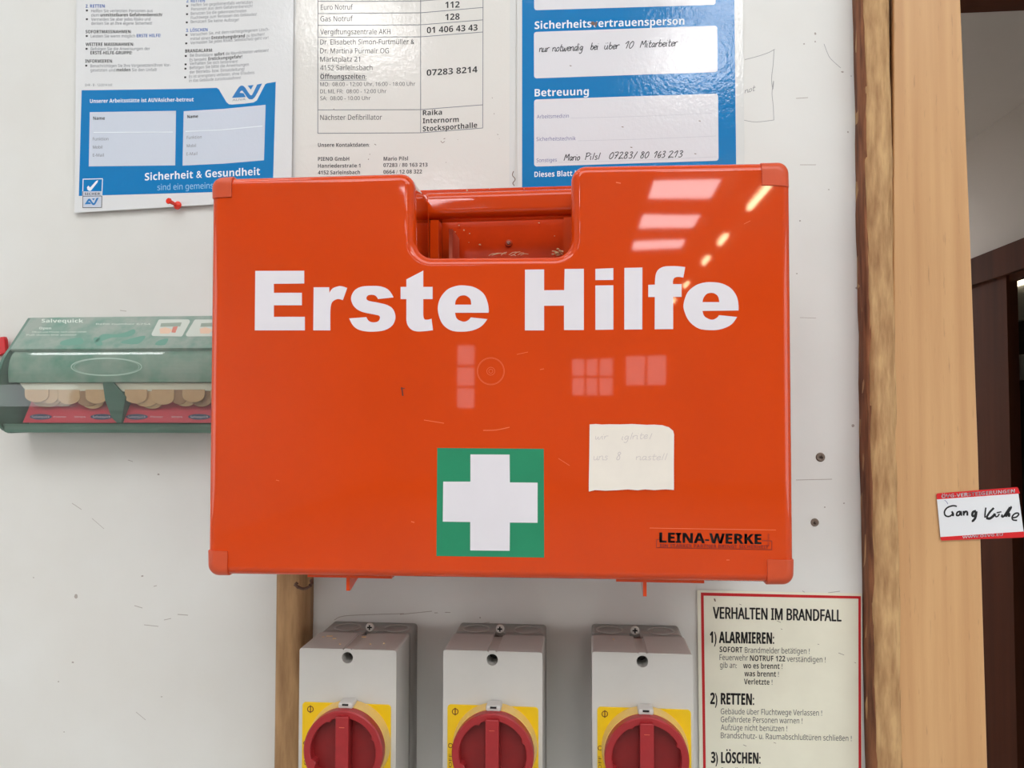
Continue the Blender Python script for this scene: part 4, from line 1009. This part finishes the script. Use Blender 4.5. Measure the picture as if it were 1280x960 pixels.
    ix = (plate_px[0] + plate_px[2]) / 2 - 2.5; iy = plate_px[1] + 2.2
    pk.stroke([(ix, iy - .4), (ix, iy + 4.6)], 1.3, .0001, fp)
    text(pk, 'ON', ix + 6.5, iy + 4.6, ix + 11.5, iy + 4.6, 4.6, fp, .0001, bold=.01)
    obj('on_mark', pk, pm, t); pk = MB()
    ox = plate_px[0] + 3.6; oy = plate_px[1] + 52
    pk.stroke([(ox + 2.5 * math.cos(a / 16 * 6.2832), oy + 2.7 * math.sin(a / 16 * 6.2832)) for a in range(17)], .9, .0001, fp)
    text(pk, 'OFF', ox + 1.5, oy + 27, ox + 1.5, oy + 10, 3.6, fp, .0001)
    obj('off_mark', pk, pm, t)
    return t
switch(374.5, 495.5, 811.5, (434.2, 822.2), (465, 783), (378.5, 877, 489), (428.5, 940), 'grey isolator switch with red knob, leftmost of three, beside the brown batten')
switch(554, 678, 814, (615.3, 824.8), (626, 785), (559.5, 880, 673), (615.5, 944.5), 'grey isolator switch with red knob, middle one of the three')
switch(740, 866, 816.3, (803, 827), (793, 787), (746.5, 883, 863.5), (808.5, 950), 'grey isolator switch with red knob, rightmost of three, beside the fire rules sign')
# flakes lying on the switch tops
fl = MB(); rnd = random.Random(5)
for (x, y, l) in ((412, 796, 9), (418, 799, 5), (455, 797, 6), (404, 797, 3), (463, 806, 2), (767, 800, 2), (480, 805, 2), (425, 806, 2)):
    z = W(x, 811.5, YS).z; Yq = CAM.y + (z - CAM.z) / ((RWC @ Vector(((x - 640) / F, -(y - 480) / F, -1))).z) * (RWC @ Vector(((x - 640) / F, -(y - 480) / F, -1))).y
    p = W(x, y, max(-.085, min(-.042, Yq))); L = l * .0003
    fl.box(p.x - L, p.x + L, p.y - .0007, p.y + .0007, z + .0002, z + .0010)
tag(obj('paint_flakes', fl, 'crumb', kind='stuff'), 'pale paint flakes lying on top of the grey switch boxes', 'flakes')

# ================================================================== plaster dispenser
zA = W(140, 397, 0).z; zC = W(140, 434.5, -.030).z
XL = W(38, 420, 0).x; XR = W(300, 420, 0).x
def zof(py, Y): return W(140, py, Y).z
def extr(mb, prof, x0, x1):
    n = len(prof); vs = [(x0, p[0], p[1]) for p in prof] + [(x1, p[0], p[1]) for p in prof]
    fs = [(i, (i + 1) % n, n + (i + 1) % n, n + i) for i in range(n)] + [tuple(range(n - 1, -1, -1)), tuple(range(n, 2 * n))]
    mb.add(vs, fs); return mb
front = [(-.030, zC), (-.0365, zof(443, -.0365)), (-.042, zof(456, -.042)), (-.0455, zof(475, -.0455)), (-.0465, zof(497, -.0465)), (-.0455, zof(518, -.0455)), (-.042, zof(531, -.042)), (-.036, zof(538, -.036))]
zb = zof(542, -.030)
disp = thing('plaster_dispenser', ((XL + XR) / 2, -.02, zb), 'green wall dispenser for plasters with curved clear cover, left of the orange case', 'dispenser')
full = [(-.0005, zA)] + front + [(-.028, zb), (-.0005, zb)]
# end plates, back, floor
def smoothprof(pr): 
    P = [Vector(p) for p in pr]; return [tuple(p) for p in smooth_line(P, 4)]
fs_ = [(-.0005, zA), (-.004, zA)] + smoothprof(front) + [(-.028, zb), (-.0005, zb)]
obj('end_plate', extr(MB(), fs_, XL, XL + .003), 'green', disp)
obj('end_plate', extr(MB(), fs_, XR - .003, XR), 'green', disp)
obj('back_plate', MB().box(XL + .003, XR - .003, -.0035, -.0006, zb, zA - .003), 'green_dark', disp)
obj('floor_plate', extr(MB(), [(-.036, zb + .0012), (-.0375, zb + .006), (-.0385, zof(530, -.0385)), (-.036, zof(530, -.036)), (-.034, zb + .0035), (-.0036, zb + .0035), (-.0036, zb)], XL + .003, XR - .003), 'green', disp)
hood = extr(MB(), [(-.0008, zA - .0005), (-.004, zA + .0002), (-.0305, zC + .0006), (-.0315, zC - .001), (-.030, zC - .003), (-.028, zC - .002), (-.0008, zA - .004)], XL + .0031, XR - .0031)
obj('hood', hood, 'green_dust', disp)
sh = [(-.0285, zC - .0028), (-.0345, zof(446, -.0345)), (-.0375, zof(462, -.0375)), (-.0365, zof(477.5, -.0365))]
shp = smoothprof(sh); shi = [(y + .002, z - .0005) for (y, z) in shp][::-1]
shroud = obj('inner_shroud', extr(MB(), shp + shi, XL + .006, XR - .0035), 'green_dust', disp)
cvp = smoothprof(front); cvi = [(y + .0012 if z > zb + .01 else y + .0012, z + (.0008 if z < zb + .01 else -.0001)) for (y, z) in cvp][::-1]
cov = obj('clear_cover', extr(MB(), cvp + cvi, XL + .0032, XR - .0032), 'clear', disp, smooth=False)
# cover print: raised oval handle outline
ov = MB(); fo = surf(-.0462)
for k, wd in ((1, 1.0), (.93, .5)):
    ov.stroke([(133 + 44 * k * math.cos(a / 48 * 6.2832), 458.5 + 11 * k * math.sin(a / 48 * 6.2832)) for a in range(49)], wd, 0, surf(-.0458, a=.06))
rn = random.Random(9)
obj('raised_oval', ov, mat('pale_plastic_ridge', rgb(172, 190, 178), .3), disp)
# hood print
aH = .0265 / ((zA + .0002) - (zC + .0006)); Y0H = -.004 - .00005 - aH * (zA + .0002 - 1.55)
HF = surf(Y0H, a=aH)
hp = MB()
text(hp, 'Salvequick', 52, 403.2, 104, 403.2, 4.4, HF, .0002, bold=.02)
text(hp, 'Open', 49, 411.6, 64, 411.6, 2.8, HF, .0002, bold=.01)
text(hp, 'Öffnen und Pflaster nach unten ziehen', 40, 416, 108, 415.6, 1.8, HF, .0002)
text(hp, 'Pull down the plaster', 33, 419.5, 96, 419.3, 1.8, HF, .0002)
text(hp, 'Refill number 6754', 120, 406, 188, 406, 2.0, HF, .0002)
obj('hood_print', hp, mat('faded_white_print', rgb(212, 220, 210), .6), disp)
for q in ([(198.5, 399.3), (239, 399.3), (227.5, 420.6), (188, 420)], [(243.5, 399.4), (290, 399.4), (290, 420), (230.5, 420.6)]):
    pk = obj('pictogram', MB().flat([fillet(q, 2.4, 4)], .0002, HF), mat('pictogram_ground', rgb(198, 204, 194), .5), disp)
    cx = sum(p[0] for p in q) / 4; mb = MB()
    mb.flat([[(cx - 12, 404), (cx + 14, 403), (cx + 12, 408), (cx - 13, 408.5)]], .0003, HF); obj('drawn_dispenser', mb, mat('pictogram_grey', rgb(148, 160, 146), .5), pk)
    mb = MB(); mb.flat([[(cx - 14, 411), (cx - 7, 409), (cx + 3, 412), (cx - 2, 417), (cx - 13, 417)]], .0003, HF); obj('drawn_hand', mb, mat('pictogram_skin', rgb(222, 190, 164), .5), pk)
    mb = MB(); mb.flat([[(cx + 3, 408.5), (cx + 9, 408), (cx + 6, 416), (cx + 1, 415.5)]], .0003, HF); obj('drawn_plaster', mb, mat('pictogram_red', rgb(206, 130, 114), .5), pk)
# bright green torn streaks where dust has been wiped off
wp = MB()
for q in ([(123, 421.5), (130, 417.5), (145, 418), (158, 415), (167, 411.5), (169, 416), (160, 421), (140, 422), (128, 426), (117, 429)], [(78, 426), (100, 422), (104, 429), (90, 431.5), (76, 431)], [(150, 428), (172, 421), (182, 420.5), (172, 430)], [(198, 426), (210, 423), (206, 431), (194, 431)], [(120, 431), (117, 423), (124, 422), (128, 431)]):
    wp.flat([curve([(x, y, 1) for x, y in q], 3)], .00004, HF)
obj('wiped_patches', wp, mat('clean_green_plastic', rgb(98, 148, 130), .4), disp)
# divider between the two refills
dv = MB(); q = [(128, 478), (140, 477), (157, 496), (152, 529), (146, 529), (139, 522), (131, 500)]
pw = [W(x, y, -.0365) for x, y in q]
dv.slab([(p.x, p.z) for p in pw], -.0365, -.0036, .0006, 2); obj('divider', dv, 'green_dark', disp)
# red key in the side lock
ky = MB(); kp = [(-3, 446), (9.5, 441), (8, 424), (6.5, 421), (2, 421.5), (-1, 427), (-12, 428), (-14, 446)]
kw = [W(x, y, -.006) for x, y in kp]; ky.slab([(p.x, p.z) for p in kw], -.0085, -.004, .0008, 2)
tag(obj('refill_key', ky, 'red_key'), 'red plastic key pushed into the left end of the green plaster dispenser', 'key')

def refill(x0, x1, xb0, xb1, tabs, ovals, label):
    p = W((x0 + x1) / 2, 527, -.03); t = thing('plaster_refill', tuple(p), label, 'plaster refill', 'plaster refills in the green dispenser')
    q = [(x0, 500), (x1, 500), (xb1, 528.5), (xb0, 528.5)]; pw = [W(a, b, -.030) for a, b in q]
    mb = MB(); zt = pw[0].z; zl = pw[2].z
    A = [(pw[0].x, -.0255, zt), (pw[1].x, -.0255, zt), (pw[2].x, -.0340, zl), (pw[3].x, -.0340, zl)]
    B = [(a, y + .0015, z) for (a, y, z) in A]
    mb.add(A + B, [(0, 3, 2, 1), (4, 5, 6, 7), (0, 1, 5, 4), (1, 2, 6, 5), (2, 3, 7, 6), (3, 0, 4, 7)]); card = obj('card', mb, 'card_red', t)
    ac = (.0085) / (zt - zl); fc = surf(-.0255 - ac * (zt - 1.55), a=ac)
    pr = MB()
    for (ox, w_) in ovals: pr.flat([[(ox + w_ * math.cos(a / 20 * 6.2832), 521 + 3.6 * math.sin(a / 20 * 6.2832)) for a in range(20)]], .0002, fc)
    obj('card_badge', pr, 'navy', card)
    pr = MB()
    for (ox, w_) in ovals: text(pr, 'Salvequick', ox - w_ * .8, 522.3, ox + w_ * .8, 522.3, 2.6, fc, .0004)
    mxx = (ovals[0][0] + ovals[-1][0]) / 2
    text(pr, 'Plaster', mxx - 22, 522, mxx - 6, 522, 2, fc, .0002); text(pr, 'Strips', mxx + 4, 522, mxx + 18, 522, 2, fc, .0002)
    obj('card_print', pr, mat('card_print_pale', rgb(222, 190, 206), .5), card)
    sx0 = x0 - 12 if x0 < 100 else x0 - 14; fs1 = [W(a, b, -.0335) for a, b in ((sx0, 478.5), (x1 - 4 if x0 < 100 else x1, 478.5), (x1 - 4 if x0 < 100 else x1, 488.5), (sx0 + 9, 489.5))]
    obj('backing_strip', MB().slab([(q_.x, q_.z) for q_ in fs1], -.0335, -.0310, .0004, 1), 'paper_strip', t)
    for i, (tx, hw_, yb_, d) in enumerate(tabs):
        Y = -.0338 + d * 1.6
        q = [(tx - hw_, 487), (tx + hw_, 487)] + [(tx + hw_ * math.cos(a / 10 * math.pi), yb_ - 9 + 9 * math.sin(a / 10 * math.pi)) for a in range(11)]
        pw = [W(a, b, Y) for a, b in q]
        obj('plaster', MB().slab([(q_.x, q_.z) for q_ in pw], Y - .0004, Y + .0003, .0002, 1), 'plaster' if d < 0 or i % 2 else 'plaster_shaded', t)
refill(36, 134, 32, 150, [(46, 15, 503, -.0006), (62, 11, 504.5, .0002), (58, 18, 509, .0010), (86, 14, 505.5, .0004), (80, 14, 508, .0018), (121, 14, 504.5, -.0006), (110, 14, 508, .0006), (116, 14, 511, .0012)], [(51, 14), (127, 14)],
       'plaster refill with skin coloured strips and red card, left compartment of the green dispenser')
refill(156, 292, 151, 292, [(170, 14, 504.5, -.0006), (183, 15, 508.5, .0006), (204, 14, 506, -.0002), (190, 14, 511, .0014), (224, 10, 505.5, .0004), (242, 14, 503, -.0010), (252, 13, 508.5, .0010), (232, 14, 508, .0012), (276, 13, 504, -.0002)], [(171, 14), (249, 14)],
       'plaster refill with skin coloured strips and red card, right compartment next to the orange case')

# ================================================================== name sticker on the beech frame
stk = [(1170.5, 617), (1272, 609), (1280.5, 671.5), (1176, 675.5)]
SF = surf(-.0188)
card = obj('name_sticker', MB().flat([fillet(stk, 2.5, 4)], .0006, SF), 'sticker')
tag(card, 'white sticker with red bands and black handwriting stuck over the beech frame edge', 'sticker')
S2 = surf(-.0194)
rb_ = obj('red_band', MB().flat([fillet([(1170.3, 616.8), (1272.2, 608.8), (1275.2, 616.8), (1171, 624.2)], [2.3, 2.3, 0.1, 0.1], 4)], .00012, S2), 'sticker_red', card)
obj('red_band', MB().flat([fillet([(1175.3, 671.3), (1280.2, 664.3), (1281, 671.8), (1176.2, 675.7)], [.1, .1, 2.3, 2.3], 4)], .00012, S2), 'sticker_red', card)
S3 = surf(-.01955); tx_ = MB()
text(tx_, 'ÖVG-VERSTEIGERUNGEN', 1176.8, 622.6, 1268.5, 615.8, 4.4, S3, .0001, bold=.04)
obj('band_print', tx_, 'ink_white', card); tx_ = MB()
text(tx_, 'WWW.OEVG.EU', 1203, 673.0, 1253.5, 669.6, 3.0, S3, .0001, bold=.035)
obj('band_print', tx_, 'ink_white', card)
mk = MB(); q = lambda L: smooth_line([(1150 + a / 8.73, 590 + b / 8.73) for a, b in L], 5)
for Lw in (([(402, 375), (360, 368), (300, 388), (268, 430), (275, 472), (310, 486), (345, 470), (358, 440)], 2.0), ([(345, 430), (362, 455), (360, 482)], 2.3),
    ([(440, 430), (408, 440), (400, 472), (428, 470), (446, 432), (452, 478)], 2.2), ([(474, 425), (478, 476)], 2.2), ([(478, 455), (495, 432), (515, 438), (516, 476)], 2.4),
    ([(612, 425), (578, 438), (572, 475), (598, 478), (614, 432), (604, 500), (572, 538)], 3.0), ([(570, 530), (580, 538)], 3.4),
    None, ([(718, 388), (712, 440), (708, 498)], 2.0), ([(806, 392), (760, 440), (722, 500)], 2.6), ([(724, 500), (760, 508), (800, 480), (818, 455)], 3.2),
    ([(818, 452), (826, 486), (850, 482), (866, 455)], 1.7), ([(836, 445), (888, 434)], 1.6), ([(900, 465), (892, 482), (905, 490), (935, 468)], 2.2), ([(920, 485), (955, 430), (985, 385)], 3.2), ([(985, 380), (992, 392), (950, 460), (942, 490)], 2.6), ([(950, 470), (972, 455), (972, 490)], 3.0),
    ([(1008, 500), (1050, 492), (1076, 465), (1066, 448), (1030, 458), (1005, 492), (1015, 522), (1060, 528)], 2.0)):
    if Lw is None: obj('handwritten_word', mk, 'marker', card); mk = MB(); continue
    mk.stroke(q(Lw[0]), Lw[1], .0001, S2)
obj('handwritten_word', mk, 'marker', card)
obj('pen_tick', MB().stroke(q([(268, 308), (290, 325), (304, 350)]), .7, .0001, S2), 'ink_violet', card)

# ================================================================== marks and plugs on the wall
WF = surf(0)
pc_ = MB()
for L in ([(931, 74.5), (945, 71), (960, 66), (968.5, 61.5)], [(967.5, 62), (966.5, 80), (964.5, 98), (966, 112), (967, 101), (965, 116), (966.5, 132), (967.3, 150)], [(930, 150.2), (945, 152.5), (967.5, 150)], [(927, 112), (927.5, 117)]):
    pc_.stroke(smooth_line(L), .7, .0001, WF)
hand(pc_, 'not', 931, 116.5, 944, 113, .75, WF, .0001, .8)
pc_.stroke(smooth_line([(1030, 55), (1036, 70), (1042, 77), (1051, 85)]), .6, .0001, WF)
obj('pencil_sketch', pc_, mat('wall_pencil', rgb(158, 156, 156), .7), wall)
mk = MB(); rn = random.Random(21)
def spot(x, y, a, b, mb=mk):
    mb.flat([[(x + a * rn.uniform(.7, 1.2) * math.cos(k / 9 * 6.2832), y + b * rn.uniform(.7, 1.2) * math.sin(k / 9 * 6.2832)) for k in range(9)]], .0001, WF)
for (x, y, a, b) in ((95, 745, 2.6, 3.2), (198, 593, 1.4, 1.2), (178, 720, 1.5, 1.2), (91, 828, 1.5, 1.2), (1053, 90, 2, 1), (1019, 42, 1.2, 2), (1019, 52, 1, 1), (1005, 55, 1, 1), (1071, 360, 2, 1.6), (1066, 532, 2, 2.2), (1000, 276, 1.2, 1), (1036, 237, 1, .8), (996, 342, 1, .8), (1055, 629, 1, 1), (1031, 634, 1, 1), (1064, 95, .8, .8), (1060, 165, 1, 1.4), (600, 772, 1, 1), (73, 852, 1, 1), (545, 766, 3, .5), (560, 765.5, 4, .5), (42, 722, .8, .8), (202, 871, 1, .8), (80, 915, .8, .8)): spot(x, y, a, b)
for L in ([(90, 629), (102, 637)], [(115, 648), (130, 661)], [(168, 757), (178, 760)], [(180, 781), (198, 783)], [(205, 775), (214, 773)], [(222, 768), (235, 769)], [(170, 890), (182, 900)], [(160, 575), (166, 577)], [(418, 775), (430, 770), (470, 768), (505, 767)], [(500, 768), (540, 764)], [(598, 780), (612, 778)], [(1000, 397), (1020, 397.5)], [(1000, 206), (1020, 206)], [(192, 733), (196, 732)], [(150, 388), (158, 389)], [(1030, 744.5), (1048, 742.5)], [(1003, 738.5), (1008, 742)], [(1035, 741), (1050, 739)], [(995, 123), (1010, 122)], [(995, 600), (1040, 599)]):
    mk.stroke(smooth_line(L), rn.uniform(.5, .9), .0001, WF)
obj('scuff_marks', mk, mat('wall_scuff', rgb(172, 162, 154), .8), wall)
def plug(x, y, r):
    c = W(x, y, 0); mb = MB(); n = 18; vs = []
    for i in range(n):
        a = 6.2832 * i / n
        for (R_, yy) in ((r * 1.25, -.0001), (r * rn.uniform(.9, 1.1), -.0012), (r * .62 * rn.uniform(.8, 1.1), -.0009), (r * .4, -.0002)):
            vs.append((c.x + R_ * math.cos(a), yy, c.z + R_ * math.sin(a)))
    mb.add(vs, [(i * 4 + k, i * 4 + k + 1, ((i + 1) % n) * 4 + k + 1, ((i + 1) % n) * 4 + k) for i in range(n) for k in range(3)])
    mb.add([(c.x + r * .45 * math.cos(6.28 * i / n), -.0004, c.z + r * .45 * math.sin(6.28 * i / n)) for i in range(n)], [tuple(range(n))])
    o = obj('wall_plug', mb, mat('plug_grey', rgb(140, 124, 110), .8, noise=(900, .6)), wall)
    d = MB(); 
    for k in range(3):
        q = c + Vector((rn.uniform(-1, 1) * r * .4, -.0011, rn.uniform(-1, 1) * r * .4)); d.cyl(q, (0, -1, 0), r * .28, r * .2, .0003, 8)
    obj('plug_hole', d, mat('plug_dark', rgb(60, 46, 38), .9), o)
plug(1025.5, 571.5, .0034); plug(1018.5, 653, .0030)
